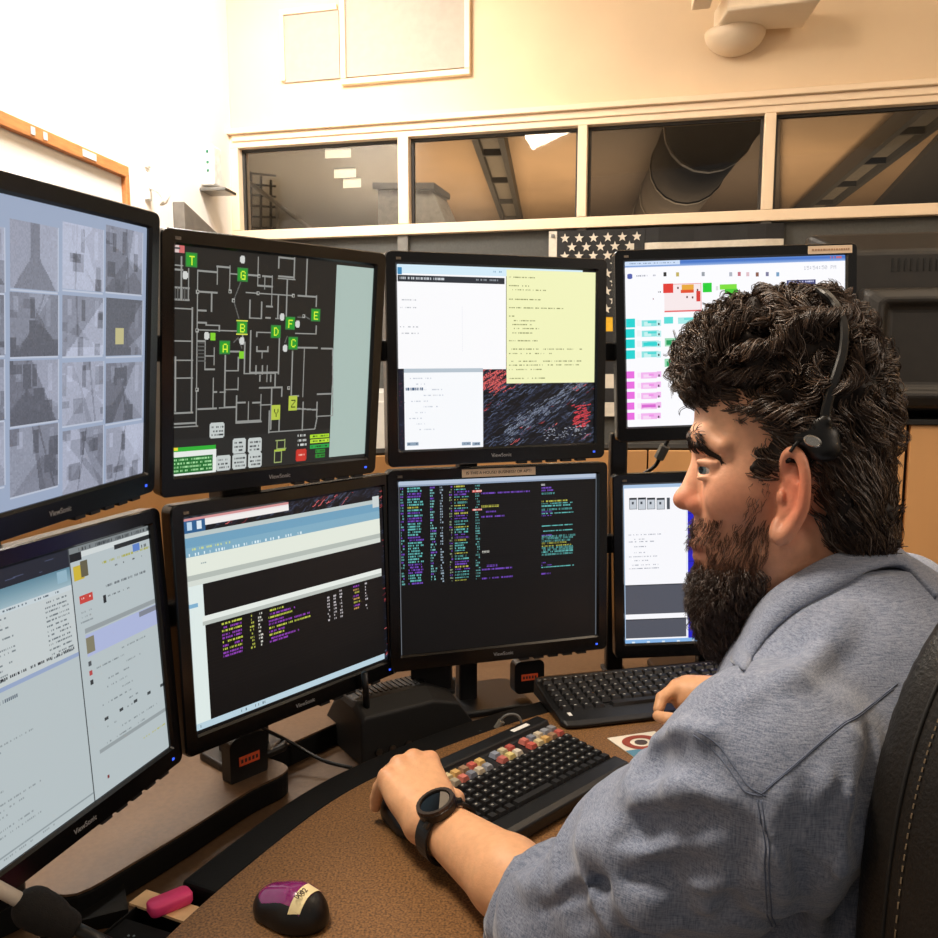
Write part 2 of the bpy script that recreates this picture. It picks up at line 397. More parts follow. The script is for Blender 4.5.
for i, (x, wd) in enumerate(((-.26, .08), (-.50, .02), (-.56, .02), (-.78, .09))):
    MB().box((x, -.0315, -f_/2), (wd, .002, .022)).build('frame_label', WHITE, wb)
# small devices on the left wall and the monitor seen edge on behind
dv = thing('wall_thermostat', 'white box device with small green lights on a grey bracket by the corner', 'wall device'); dv.matrix_basis = on_left(205, 172)
MB().box((0, -.03, .02), (.10, .06, .17)).build('case', mat('white_plastic', '#ece9e2', .4), dv, bevel=.008)
for z in (.075, .03, -.005): MB().box((-.0505, -.035, z), (.004, .012, .012)).build('indicator', mat('dark_green_lens', '#2f6b52', .3), dv)
MB().box((0, -.055, -.085), (.13, .12, .014)).build('bracket', METAL, dv, bevel=.003)
dv = thing('coat_hook', 'small white coat hook on the left wall beside the whiteboard', 'hook'); dv.matrix_basis = on_left(147, 192)
MB().box((0, -.006, .02), (.04, .012, .10)).build('plate', mat('white_plastic', '#ece9e2'), dv, bevel=.003)
MB().tube([(0, -.01, .02), (0, -.05, .0), (0, -.07, -.03), (0, -.055, -.05), (0, -.07, -.04), (0, -.09, .0)], .008).build('hook', mat('white_plastic', '#ece9e2'), dv, smooth=True)
MB().box((0, -.008, .11), (.025, .016, .04)).build('switch', mat('white_plastic', '#ece9e2'), dv, bevel=.003)
dv = thing('wall_display', 'grey slanting display edge behind the floor plan monitor', 'display'); dv.matrix_basis = on_left(200, 250)
b = MB(); b.loft([[(-.25, -.05, -.2), (.3, -.05, -.2), (.3, -.05, .03), (-.25, -.05, .16)], [(-.25, -.0, -.2), (.3, -.0, -.2), (.3, -.0, .03), (-.25, -.0, .16)]]); b.build('casing', mat('grey_plastic', '#6b655d', .5), dv, bevel=.004)
MB().box((.02, -.053, -.08), (.50, .006, .14)).build('panel_face', mat('dark_grey_plastic', '#56524c', .4), dv)
# fixture at the top right: louvred box and dome
fx = thing('ceiling_fixture', 'cream boxy wall fixture with a round dome under it', 'fixture'); s, z = wallhit(735, 22); fx.location = (0, 0, 0)
Q = [PZ(u, v, 2.62) for u, v in ((713, 33), (803, 28), (822, -1), (727, 11))]
def slab(qs, z0, z1): b = MB(); b.loft([[(q[0], q[1], z0) for q in qs], [(q[0], q[1], z1) for q in qs]]); return b
slab(Q, 2.62, 2.70).build('housing', CREAM, fx, bevel=.008)
b = MB(); b.tube([tuple(Q[3]+[0, -.004, .005]), tuple(Q[2]+[0, -.004, .005])], .011, 8); b.build('front_lip', CREAM, fx)
slab([PZ(u, v, 2.66) for u, v in ((691, 11), (710, 9), (716, -12), (697, -12))], 2.66, 2.70).build('side_tray', CREAM, fx, bevel=.005)
Q[0]; dc = PY(737, 18, 3.56); dc[2] = 2.62
b = MB(); b.tube([(dc[0], dc[1]+.02, 2.66), (dc[0], dc[1]+.17, 2.66)], .03, 12); b.build('wall_arm', CREAM, fx)
b = MB(); b.loft([[(dc[0]+math.cos(a)*r, dc[1]+.02+math.sin(a)*r, zz) for a in [2*math.pi*i/28 for i in range(28)]] for r, zz in [(.118*math.cos(t), 2.625-.085*math.sin(t)) for t in np.linspace(0, 1.5, 10)]])
b.build('dome', mat('frosted_dome', '#e2cdb0', .35, var=.01), fx, smooth=True)

# ---- the room seen through the windows
FZ = 2.86
def far_pt(u, v, z=FZ): p = PZ(u, v, z); return p
b = MB(); P = [np.array([0, 3.9, 0])+WT*s-WN*d for s, d in ((-3.5, .3), (4.5, .3), (8, 9), (-7, 9))]
b.prism([tuple(p[:2]) for p in P], FZ, FZ+.05); struct('ceiling_far', b, mat('tan_far_ceiling', '#ad8f6c', .8, var=.10, scale=1.2))
b = MB(); b.prism([tuple(P[2][:2]), tuple(P[3][:2]), tuple((P[3]-WN*.1)[:2]), tuple((P[2]-WN*.1)[:2])], 0, FZ); struct('wall_far', b, mat('brown_far_wall', '#7d6a54', .9))
b = MB(); b.prism([tuple(p[:2]) for p in P], .0, .02); struct('floor_far', b, mat('carpet_floor', '#5b5348'))
b = MB(); e0 = P[0]; e1 = P[3]; b.prism([tuple(e0[:2]), tuple(e1[:2]), tuple((e1-WT*.1)[:2]), tuple((e0-WT*.1)[:2])], 0, FZ); struct('wall_far_left', b, mat('grey_far_wall', '#8d877d', .9))
def trough(u0, v0, u1, v1, wd, label, h=.12, gap=.06, name='light_trough', m=None, cells=6):
    A = far_pt(u0, v0, FZ-h-gap); B = far_pt(u1, v1, FZ-h-gap); d = B-A; L = np.linalg.norm(d); yaw = math.atan2(d[1], d[0])
    t = thing(name, label, 'light fixture', tuple((A+B)/2), (0, 0, yaw))
    MB().box((0, wd/2, h/2), (L, .04, h)).box((0, -wd/2, h/2), (L, .04, h)).box((0, 0, h-.01), (L, wd, .02)).build('housing', m or mat('dark_trough', '#3b362e', .6), t)
    for i in range(cells): MB().box(((i+.5)/cells*L-L/2, 0, h*.45), (L/cells*.86, wd*.72, .03)).build('louvre', mat('grey_louvre', '#6e6557', .5), t)
    for i in range(cells+1): MB().box((i/cells*L-L/2, 0, h*.5), (.03, wd, h*.9)).build('divider', m or mat('dark_trough', '#3b362e'), t)
    return t
trough(482, 120, 518, 245, .17, 'dark light trough seen through the second window from the left', gap=.0)
trough(960, 96, 790, 232, .19, 'dark diagonal light trough seen through the rightmost window')
A = far_pt(712, 122, 2.6); B = far_pt(655, 226, 2.6); A = A+(A-B)/abs(A[1]-B[1])*(A[1]-4.45)
d = thing('air_duct', 'wide dark air duct under the ceiling beyond the third window', 'duct'); dd = Vector(B-A)
MB().tube([A, (A+B)/2, B], .24, 20).build('duct', mat('dark_duct', '#4a4136', .8, spec=.2, var=.2, scale=3), d, smooth=True)
for t_ in (.1, .35, .6, .85): p = A+(B-A)*t_; MB().tube([p-(B-A)*.006, p+(B-A)*.006], .25, 20).build('duct_band', mat('grey_louvre', '#6e6557'), d)
d = thing('ceiling_soffit', 'dark ceiling soffit beyond the third window', 'soffit')
p = [far_pt(*q) for q in ((584, 100), (700, 100), (660, 236), (584, 236))]
b = MB(); b.loft([[tuple(q+[0, 0, -.05]) for q in p], [tuple(q+[0, 0, -.005]) for q in p]]); b.build('soffit_board', mat('brown_soffit', '#57493a', .8), d)
p = [far_pt(*q) for q in ((696, 100), (780, 100), (780, 236), (690, 236))]
b = MB(); b.loft([[tuple(q+[0, 0, -.05]) for q in p], [tuple(q+[0, 0, -.005]) for q in p]]); b.build('soffit_board', mat('brown_soffit', '#57493a'), d)
p = [far_pt(*q) for q in ((945, 125), (1040, 112), (1040, 205), (872, 205))]
d = thing('lowered_soffit', 'dark lowered soffit in the corner of the rightmost window', 'soffit')
b = MB(); b.loft([[tuple(q+[0, 0, -.06]) for q in p], [tuple(q+[0, 0, -.005]) for q in p]]); b.build('soffit_board', mat('dark_soffit', '#40392f', .8), d)
p = [far_pt(*q) for q in ((150, 100), (404, 100), (404, 238), (150, 238))]
d = thing('grey_ceiling_bay', 'grey ceiling area with lit panels beyond the leftmost window', 'ceiling bay')
b = MB(); b.loft([[tuple(q+[0, 0, -.05]) for q in p], [tuple(q+[0, 0, -.005]) for q in p]]); b.build('bay_board', mat('grey_bay', '#8b8578', .8), d)
LIT = mat('lit_panel', '#fff6e4', .5, emis=.55)
for u, v, ww in ((338, 153, 13), (345, 173, 11), (352, 183, 9)):
    q = [far_pt(u-ww, v-4, FZ-.06), far_pt(u+ww, v-5, FZ-.06), far_pt(u+ww, v+3, FZ-.06), far_pt(u-ww, v+4, FZ-.06)]
    b = MB(); b.loft([[tuple(k+[0, 0, -.01]) for k in q], [tuple(k) for k in q]]); b.build('lit_panel', LIT, d)
# stair rail / shelf grid in the leftmost window, pale column in the second
def px_s(u, v, dist): return wallhit(u, v, -dist)
d = thing('wire_shelf', 'dark wire shelving beyond the lower left of the leftmost window', 'shelving'); d.matrix_basis = WM
for i in range(6):
    s0, z0 = px_s(236, 172+i*11, .6); s1, z1 = px_s(276-0*i, 176+i*10.4, .6)
    MB().tube([(s0, .6, z0), (s1, .6, z1)], .006, 5).build('shelf_bar', mat('dark_trough', '#3b362e'), d)
for i in range(4):
    s0, z0 = px_s(241+i*10, 168+i*4, .6); s1, z1 = px_s(241+i*10, 245, .6)
    MB().tube([(s0, .6, z0), (s1, .6, z1)], .008, 5).build('shelf_post', mat('dark_trough', '#3b362e'), d)
d = thing('hand_rail', 'pale diagonal rail beyond the leftmost window', 'rail'); d.matrix_basis = WM
s0, z0 = px_s(230, 168, .55); s1, z1 = px_s(325, 240, .55)
MB().tube([(s0, .55, z0), (s1, .55, z1)], .012, 8).build('rail_bar', mat('pale_rail', '#a59c8c', .5), d, smooth=True)
for t_ in (.02, .5, .98): MB().tube([(s0+(s1-s0)*t_, .55, .02), (s0+(s1-s0)*t_, .55, z0+(z1-z0)*t_)], .010, 8).build('rail_post', mat('pale_rail', '#a59c8c'), d)
d = thing('white_column', 'white angled column beyond the lower left of the second window', 'column'); d.matrix_basis = WM
Q = [px_s(*q, .9) for q in ((378, 190), (432, 190), (456, 245), (378, 245))]
b = MB(); b.loft([[(s_, .9, z_) for s_, z_ in Q], [(s_, 1.2, z_) for s_, z_ in Q]]); b.build('column_face', mat('white_far', '#efe8d8', .7), d)
Q = [px_s(*q, .9) for q in ((375, 184), (436, 184), (436, 190), (375, 190))]
b = MB(); b.loft([[(s_, .86, z_) for s_, z_ in Q], [(s_, 1.2, z_) for s_, z_ in Q]]); b.build('capping', mat('grey_far_wall', '#8d877d'), d)

# ---- flag on the lower wall
fl = thing('flag', 'black and white stars and stripes flag with one yellow stripe on the grey partition', 'flag'); fl.matrix_basis = WM
FX0, FZ0, FW, FH = .40, 1.885, .93, .80
FM = {k: mat('flag_'+k, c, .85, var=.05, scale=60) for k, c in (('black', '#232222'), ('white', '#cdc4b4'), ('yellow', '#d9a822'))}
def wave(x): return -.012-.006*math.sin(x*17)-.004*math.sin(x*31+1)
def cloth(x0, x1, z0, z1, off=0):
    b = MB(); n = 14; fr = [(x, wave(x)-off) for x in np.linspace(x0, x1, n)]
    b.loft([[(x, y, z0), (x, y, z1), (x, y+.001, z1), (x, y+.001, z0)] for x, y in fr]); return b
sh = FH/13; sag = 0.0
for i in range(13):
    k = 'yellow' if i == 6 else ('black' if (i % 2 == 0) == (i < 6) else 'white')
    cloth(FX0, FX0+FW, FZ0-(i+1)*sh, FZ0-i*sh).build('stripe', FM[k], fl, smooth=False)
cw = .40*FW
cloth(FX0, FX0+cw, FZ0-6*sh, FZ0, .002).build('canton', FM['black'], fl)
def star(b, cx, cz, r, y):
    P = [(cx+math.sin(math.pi*i/5)*(r if i % 2 == 0 else r*.42), cz+math.cos(math.pi*i/5)*(r if i % 2 == 0 else r*.42)) for i in range(10)]
    b.loft([[(x, y, z) for x, z in P], [(x, y-.0015, z) for x, z in P]])
n_ = 0
for r_ in range(9):
    for c_ in range(6 if r_ % 2 == 0 else 5):
        x = FX0+cw*(.09+(c_+(.5 if r_ % 2 else 0))*.164); z = FZ0-6*sh*(.09+r_*.1025)
        b = MB(); star(b, x, z, .021, wave(x)-.0035); b.build('star', FM['white'], fl)
MB().box((FX0-.02, -.014, FZ0-FH/2), (.035, .006, FH)).build('sleeve', FM['white'], fl)
for z in (FZ0-.02, FZ0-FH+.02): MB().box((FX0-.02, -.020, z), (.014, .006, .014)).build('grommet', METAL, fl)

# ---- things standing between the partition and the desk
lk = thing('white_cabinet', 'pale grey low cabinet against the partition behind the middle monitors', 'cabinet'); lk.matrix_basis = WM @ Matrix.Translation((-.25, -.25, 0))
MB().box((0, 0, .60), (.55, .38, 1.2)).build('body', mat('pale_grey_metal', '#b9b6ae', .5, var=.03), lk, bevel=.006)
MB().box((0, -.197, .60), (.50, .012, 1.12)).build('door', mat('pale_grey_metal', '#b9b6ae'), lk, bevel=.003)
MB().box((.2, -.21, .75), (.015, .02, .12)).build('handle', METAL, lk)

# low console wall of tan panels behind the desk
PAN = [(-1.02, .35), (-.98, .80), (-.93, 1.20), (-.76, 1.62), (-.42, 1.94), (.0, 2.10), (.45, 2.14), (.86, 2.12)]
cb = thing('console_back_wall', 'low tan panelled console wall running behind all the monitors', 'partition')
H1 = 1.105
for (x0, y0), (x1, y1) in zip(PAN[:-1], PAN[1:]):
    d = Vector((x1-x0, y1-y0, 0)); L = d.length; M_ = Matrix.Translation(((x0+x1)/2, (y0+y1)/2, 0)) @ Matrix.Rotation(math.atan2(d.y, d.x), 4, 'Z')
    MB().box((0, 0, H1/2), (L-.006, .03, H1)).build('panel', TAN, cb, M_, bevel=.002)
b = MB()
for (x0, y0), (x1, y1) in zip(PAN[:-1], PAN[1:]): b.tube([(x0, y0, H1+.006), (x1, y1, H1+.006)], .011, 6)
b.build('top_trim', BLK2, cb)
b = MB()
for x0, y0 in PAN[1:-1]: b.tube([(x0, y0+.012, 0), (x0, y0+.012, H1)], .016, 6)
b.build('seam_post', BLK2, cb)
# tan cupboards on the right with the big television box on top
cu = thing('tan_cupboard', 'tall tan cupboard with black seams on the right behind the man', 'cupboard', (1.02, 2.38, 0), (0, 0, math.radians(-8)))
zc_ = float(PY(905, 424, 2.2)[2])
MB().box((.30, .28, zc_/2), (1.25, .5, zc_-.02)).build('carcass', BLK2, cu)
xs = [-.32, .205, .60, .92]
for a, b_ in zip(xs[:-1], xs[1:]): MB().box(((a+b_)/2, .02, zc_/2), (b_-a-.012, .02, zc_-.03)).build('door', TAN, cu, bevel=.002)
MB().box((.30, .27, zc_-.006), (1.28, .54, .016)).build('top_board', BLK2, cu, bevel=.003)
tv = thing('crt_television', 'big black tube television seen from behind on the tan cupboard', 'television', (1.34, 2.47, zc_+.003), (0, 0, math.radians(-12)))
BK = mat('old_black_plastic', '#1d1a17', .5, bump=.15, bscale=500, var=.15); BK3 = mat('dark_recess', '#0b0a09', .7)
b = MB(); b.loft([[(-.36, .05, 0), (.36, .05, 0), (.36, .05, .52), (-.36, .05, .52)], [(-.36, -.02, 0), (.36, -.02, 0), (.36, -.02, .52), (-.36, -.02, .52)], [(-.27, -.10, .02), (.30, -.10, .02), (.30, -.10, .46), (-.27, -.10, .46)]]); b.build('casing', BK, tv, bevel=.01)
b = MB(); b.loft([[(-.235, -.09, .03), (.27, -.09, .03), (.27, -.09, .36), (-.235, -.09, .36)], [(-.235, -.17, .03), (.27, -.17, .03), (.27, -.17, .355), (-.235, -.17, .355)], [(-.19, -.19, .07), (.24, -.19, .07), (.24, -.19, .32), (-.19, -.19, .32)], [(-.17, -.165, .09), (.22, -.165, .09), (.22, -.165, .30), (-.17, -.165, .30)]]); b.build('tube_cover', BK, tv, bevel=.012, seg=3)
for i in range(26): MB().tube([(-.352, -.032, .03+i*.018), (-.282, -.094, .035+i*.0157)], .0035, 5).build('side_vent', BK3, tv)
for i in range(24): MB().tube([(-.15+i*.016, -.101, .405), (-.15+i*.016, -.101, .44)], .003, 5).build('rear_vent', BK3, tv)

# ================================================================== SCREEN PICTURES (coloured cells of a flat mesh)
FONT = {k: bytes.fromhex(v) for k, v in {'0': '3E5149453E', '1': '00427F4000', '2': '4261514946', '3': '2141454B31', '4': '1814127F10', '5': '2745454539', '6': '3C4A494930', '7': '0171090503', '8': '3649494936', '9': '0649491E00', ':': '0036360000', '?': '0201510906', 'A': '7E1111117E', 'B': '7F49494936', 'C': '3E41414122', 'D': '7F4141221C', 'E': '7F49494941', 'F': '7F09090901', 'G': '3E4149497A', 'H': '7F0808087F', 'I': '00417F4100', 'J': '2040413F01', 'K': '7F08142241', 'L': '7F40404040', 'M': '7F020C027F', 'N': '7F0408107F', 'O': '3E4141413E', 'P': '7F09090906', 'Q': '3E4151215E', 'R': '7F09192946', 'S': '4649494931', 'T': '01017F0101', 'U': '3F4040403F', 'V': '1F2040201F', 'W': '3F4038403F', 'X': '6314081463', 'Y': '0708700807', 'Z': '6151494543', '.': '0060600000', '-': '0808080808', ' ': '0000000000'}.items()}
def hexc(h):
    h = h.lstrip('#'); h = h if len(h) == 6 else ''.join(c*2 for c in h); return np.array([int(h[i:i+2], 16)/255 for i in (0, 2, 4)])
class Scr:
    """a raster W x H; drawing calls take photograph coordinates through zoom frame z=(x0,y0,scale), mapped onto the screen plane"""
    def __init__(s, W, H, corners, bg, z=(0, 0, 1)):
        s.W, s.H = W, H; s.a = np.tile(hexc(bg), (H, W, 1)); s.z = z
        src = np.array(corners); dst = np.array([(0, 0), (W, 0), (W, H), (0, H)], float); A = []; b = []
        for (x, y), (X, Y) in zip(src, dst):
            A += [[x, y, 1, 0, 0, 0, -X*x, -X*y], [0, 0, 0, x, y, 1, -Y*x, -Y*y]]; b += [X, Y]
        s.h = np.append(np.linalg.solve(np.array(A), np.array(b)), 1).reshape(3, 3)
    def m(s, x, y):
        x = s.z[0]+x/s.z[2]; y = s.z[1]+y/s.z[2]; q = s.h@[x, y, 1]; return q[0]/q[2], q[1]/q[2]
    def px(s, x0, y0, x1, y1, c):                 # raster coordinates
        x0, x1 = sorted((x0, x1)); y0, y1 = sorted((y0, y1))
        x0, y0 = max(0, int(round(x0))), max(0, int(round(y0))); x1, y1 = min(s.W, int(round(x1))), min(s.H, int(round(y1)))
        if x1 > x0 and y1 > y0: s.a[y0:y1, x0:x1] = hexc(c) if isinstance(c, str) else c
    def r(s, x0, y0, x1, y1, c): s.px(*s.m(x0, y0), *s.m(x1, y1), c)
    def ln(s, pts, c, w=2):
        for (a, b), (d, e) in zip(pts[:-1], pts[1:]):
            X0, Y0 = s.m(a, b); X1, Y1 = s.m(d, e)
            if abs(X1-X0) < 4: X1 = X0
            if abs(Y1-Y0) < 4: Y1 = Y0
            n = int(max(abs(X1-X0), abs(Y1-Y0)))+1
            if X1 == X0 or Y1 == Y0: s.px(min(X0, X1)-w/2, min(Y0, Y1)-w/2, max(X0, X1)+w/2, max(Y0, Y1)+w/2, c)
            else:
                for i in range(n+1):
                    t = i/n; s.px(X0+(X1-X0)*t-w/2, Y0+(Y1-Y0)*t-w/2, X0+(X1-X0)*t+w/2, Y0+(Y1-Y0)*t+w/2, c)
    def txp(s, X, Y, st, c, k=1):
        c = hexc(c)
        for ch in st:
            for i, col in enumerate(FONT.get(ch, FONT[' '])):
                for j in range(7):
                    if col >> j & 1: s.px(X+i*k, Y+j*k, X+i*k+k, Y+j*k+k, c)
            X += 6*k
    def tx(s, x, y, st, c, k=1): X, Y = s.m(x, y); s.txp(X-3*k*len(st), Y-3.5*k, st, c, k)
    def fuzz(s, X, Y, n, c, h=2, gap=.25, step=3):  # a line of writing too small to read, n raster px long
        x = X
        while x < X+n:
            if random.random() > gap: s.px(x, Y, x+random.choice((1, 2, 2, 3)), Y+h, c)
            x += step
    def fz(s, x, y, n, c, h=2, gap=.25, step=3): X, Y = s.m(x, y); s.fuzz(X, Y, n, c, h, gap, step)
    def mesh(s, name, w, h, y):
        """merge equal cells into rectangles"""
        q = (s.a*255).astype(int); key = q[..., 0]*65536+q[..., 1]*256+q[..., 2]; V = []; C = []; openr = {}
        for j in range(s.H+1):
            cur = {}
            if j < s.H:
                row = key[j]; cut = np.flatnonzero(np.diff(row))+1; st = np.concatenate([[0], cut]); en = np.concatenate([cut, [s.W]])
                for a, b in zip(st, en): cur[(int(a), int(b), int(row[a]))] = j
            for k, j0 in openr.items():
                if k not in cur: V.append((k[0], k[1], j0, j)); C.append(k[2])
            openr = {k: openr.get(k, j0) for k, j0 in cur.items()}
        V = np.array(V, float); X0 = (V[:, 0]/s.W-.5)*w; X1 = (V[:, 1]/s.W-.5)*w; Z0 = (.5-V[:, 2]/s.H)*h; Z1 = (.5-V[:, 3]/s.H)*h; Yv = np.full(len(V), y)
        P = np.stack([np.stack([X0, Yv, Z1], 1), np.stack([X1, Yv, Z1], 1), np.stack([X1, Yv, Z0], 1), np.stack([X0, Yv, Z0], 1)], 1).reshape(-1, 3)
        C = np.array(C); rgb = np.stack([C//65536, C//256 % 256, C % 256], 1)/255.; rgb = np.where(rgb <= .04045, rgb/12.92, ((rgb+.055)/1.055)**2.4)
        return fast_mesh(name, P, np.arange(len(P)).reshape(-1, 4), False, np.repeat(rgb, 4, 0))

MON = {  # centre, yaw, tilt, roll, width
 'cctv': ((-.426, .881, 1.331), 80.5, 4.9, 1.35, .38), 'mail': ((-.448, .905, .969), 75.3, -3.2, -.22, .38),
 'map': ((-.269, 1.220, 1.322), 46.2, 5.6, -.11, .364), 'radio': ((-.259, 1.249, .970), 50.8, -1.6, .23, .41),
 'notes': ((.052, 1.439, 1.330), 19.5, -.4, .2, .394), 'list': ((.057, 1.458, .976), 18.1, -2.4, -.2, .407),
 'phone': ((.485, 1.564, 1.360), 1.5, -1.9, 1.94, .441), 'web': ((.491, 1.538, .958), 1.6, -1.6, 1.73, .451)}
MH = .345
def mon_matrix(k):
    c, yaw, tilt, roll, W = MON[k]; yaw, tilt, roll = map(math.radians, (yaw, tilt, roll))
    U = Vector((math.cos(yaw), math.sin(yaw), 0)); N = Vector((math.sin(yaw), -math.cos(yaw), 0)); V = Vector((0, 0, 1))*math.cos(tilt)+N*math.sin(tilt)
    U, V = U*math.cos(roll)+V*math.sin(roll), V*math.cos(roll)-U*math.sin(roll); B = V.cross(U).normalized()*1.0
    if B.dot(N) > 0: B = -B
    M = Matrix.Identity(4)
    for i in range(3): M[i][0], M[i][1], M[i][2], M[i][3] = U[i], B[i], V[i], c[i]
    return M
def scr_rect(W): return W-.040, MH-.048, .0035       # width, height, centre offset up
def scr_corners(k):
    M = mon_matrix(k); w, h, dz = scr_rect(MON[k][4])
    return [proj(np.array(M @ Vector((x, -.001, z+dz)))) for x, z in ((-w/2, h/2), (w/2, h/2), (w/2, -h/2), (-w/2, -h/2))]
def rc(a, b): return random.uniform(a, b)
PIX = {}
# --- floor plan monitor
s = Scr(440, 360, scr_corners('map'), '191a1a', (150, 220, 3.35)); PIX['map'] = s
for j in range(360): s.px(0, j, 440, j+1, hexc('#1d1e1d')+(.03 if j > 300 else 0))
X, Y = s.m(626, 150); s.px(X, 5, 440, 354, '#a9bdb6')
G = '#8f918e'; G2 = '#5f6160'
for p in ([(80, 105), (80, 130)], [(105, 125), (105, 260)], [(80, 150), (110, 150)], [(80, 165), (110, 165)], [(130, 165), (130, 268), (80, 268)], [(80, 225), (130, 225)], [(80, 295), (142, 295), (142, 645), (80, 645)], [(72, 405), (142, 405)], [(80, 470), (142, 470)], [(80, 530), (142, 530)], [(85, 460), (85, 640)],
          [(160, 175), (160, 690), (72, 690)], [(152, 680), (75, 680)], [(160, 170), (225, 170)], [(225, 215), (225, 155), (268, 155), (268, 240)], [(270, 180), (295, 182)], [(325, 184), (365, 188)], [(363, 125), (363, 220), (410, 220)], [(378, 188), (410, 188), (410, 290), (390, 290)], [(385, 188), (385, 230)], [(160, 240), (225, 243)], [(207, 243), (207, 305)], [(160, 303), (188, 303)], [(160, 343), (188, 343), (188, 352), (232, 355), (232, 372)],
          [(160, 368), (295, 372)], [(322, 243), (480, 253)], [(335, 270), (335, 328), (373, 330), (373, 275)], [(388, 328), (402, 330)], [(430, 255), (430, 330), (422, 330)], [(432, 125), (485, 128), (485, 200), (430, 190)], [(432, 130), (432, 160)], [(432, 188), (480, 192)], [(460, 200), (460, 330)], [(527, 130), (527, 255)], [(497, 253), (558, 256), (558, 290)], [(488, 380), (556, 382), (556, 355)], [(358, 376), (405, 378)], [(358, 376), (358, 390)], [(358, 425), (358, 440), (395, 440), (395, 425)], [(376, 440), (376, 462)],
          [(338, 372), (338, 512), (430, 514), (430, 395)], [(310, 380), (310, 400)], [(270, 440), (300, 443)], [(318, 410), (318, 515), (420, 518), (420, 560)], [(252, 455), (252, 628), (290, 630)], [(252, 505), (295, 505), (295, 460)], [(252, 568), (295, 568), (295, 530)], [(212, 530), (212, 630)], [(212, 577), (222, 577)], [(235, 577), (252, 577)], [(215, 430), (215, 485)], [(185, 405), (185, 500), (215, 505)], [(185, 455), (215, 460)], [(160, 405), (185, 405)],
          [(160, 634), (222, 634)], [(232, 630), (285, 630)], [(290, 590), (290, 675), (370, 672), (370, 585)], [(330, 610), (330, 672)], [(292, 612), (318, 612)], [(345, 612), (370, 612)], [(370, 620), (405, 622)], [(367, 562), (442, 562), (442, 590)], [(408, 562), (408, 700)], [(355, 488), (355, 515)], [(377, 488), (377, 515)], [(393, 488), (393, 540)], [(368, 520), (368, 540)], [(405, 520), (405, 540)],
          [(478, 440), (478, 590), (498, 590)], [(495, 428), (560, 430)], [(575, 430), (612, 432), (612, 655), (560, 660)], [(517, 432), (517, 590)], [(560, 583), (608, 585)], [(560, 610), (560, 660), (552, 700), (400, 712)], [(488, 632), (560, 636)], [(513, 610), (513, 705)], [(433, 665), (433, 705)], [(400, 640), (400, 712)], [(288, 680), (372, 676)]):
    s.ln(p, G, 2.6)
for p in ([(303, 210), (280, 270), (298, 330)], [(495, 325), (515, 320), (535, 332)], [(460, 390), (452, 410)], [(280, 410), (295, 395), (308, 430)]): s.ln(p, G2, 1.8)
for x, y in ((268, 240), (160, 240), (362, 245), (480, 254), (157, 370), (157, 568), (280, 270), (515, 322), (465, 562), (365, 188)):
    X, Y = s.m(x, y); s.px(X-3, Y-3, X+3, Y+3, '#a8aaa6'); s.px(X-1.5, Y-1.5, X+1.5, Y+1.5, '#262727')
for k in range(6): s.ln([(162, 412+k*12), (184, 412+k*12)], G2, 1.5); s.ln([(85+k*8, 228), (85+k*8, 266)], G2, 1.5)
for x, y in ((310, 132), (118, 185), (190, 388), (308, 405), (443, 325), (495, 348), (453, 430)):
    X, Y = s.m(x, y); s.px(X-5, Y-4, X+5, Y+4, '#cfd2cf'); s.px(X-3.5, Y-6, X+3.5, Y+6, '#cfd2cf')
for ch, x, y in (('T', 139, 134), ('G', 310, 184), ('B', 309, 361), ('A', 251, 427), ('D', 422, 373), ('F', 470, 346), ('E', 555, 319), ('C', 479, 412)):
    X, Y = s.m(x, y); s.px(X-11, Y-11, X+11, Y+11, '#2f7d3c'); s.px(X-9, Y-9, X+9, Y+9, '#239a2b'); s.txp(X-4, Y-6.5, ch, '#d8f53a', 2)
X, Y = s.m(309, 361); s.px(X-12, Y-12, X+12, Y-10, '#d6dc4e'); s.px(X-12, Y+10, X+12, Y+12, '#d6dc4e')
for ch, x, y in (('Y', 422, 645), ('Z', 478, 614)):
    X, Y = s.m(x, y); s.px(X-10, Y-13, X+10, Y+13, '#b3c548'); s.txp(X-4, Y-6.5, ch, '#33400f', 2)
for x, y in ((211, 390), (306, 452)): X, Y = s.m(x, y); s.px(X-5, Y-6, X+5, Y+6, '#7fcf2c')
X, Y = s.m(97, 96); s.px(X-10, Y-6, X+10, Y+6, '#d9c3c0'); s.px(X, Y-6, X+10, Y+6, '#cf6a6a'); s.px(X-8, Y-2, X+2, Y+1, '#555555')
for x, y, ww in ((225, 705, 15), (299, 757, 14), (351, 755, 15), (246, 814, 15), (299, 808, 15), (351, 804, 15)):
    X, Y = s.m(x, y); s.px(X-ww, Y-11, X+ww, Y+11, '#c3cac8'); s.px(X-ww+2, Y-13, X+ww-2, Y+13, '#c3cac8')
    for k in (-7, 0, 6): s.fuzz(X-ww+4, Y+k, 2*ww-8, '#3b4043', 3, .15)
s.r(72, 765, 220, 778, '#2fae35'); s.r(72, 778, 220, 850, '#e4e8e4'); X0, Y0 = s.m(72, 798); X1, Y1 = s.m(210, 838); s.px(X0, Y0, X1, Y1, '#1c6b2c')
for k in range(4): s.fuzz(X0+2, Y0+3+k*6, X1-X0-6, '#a7e0a2', 3, .2)
X, Y = s.m(80, 768); s.px(X-3, Y-2, X+8, Y+3, '#e8d83a')
for p in ([(422, 740), (452, 735), (455, 765), (425, 770), (422, 740)], [(418, 775), (440, 775), (438, 810), (416, 812), (418, 775)]): s.ln(p, '#98a86a', 2)
s.ln([(418, 772), (452, 770)], '#a9c23c', 3)
X, Y = s.m(507, 788); s.px(X-13, Y-9, X+13, Y+9, '#b52a24'); s.px(X-11, Y-11, X+11, Y+11, '#c8372c'); s.fuzz(X-9, Y-2, 18, '#f0b0a0', 3)
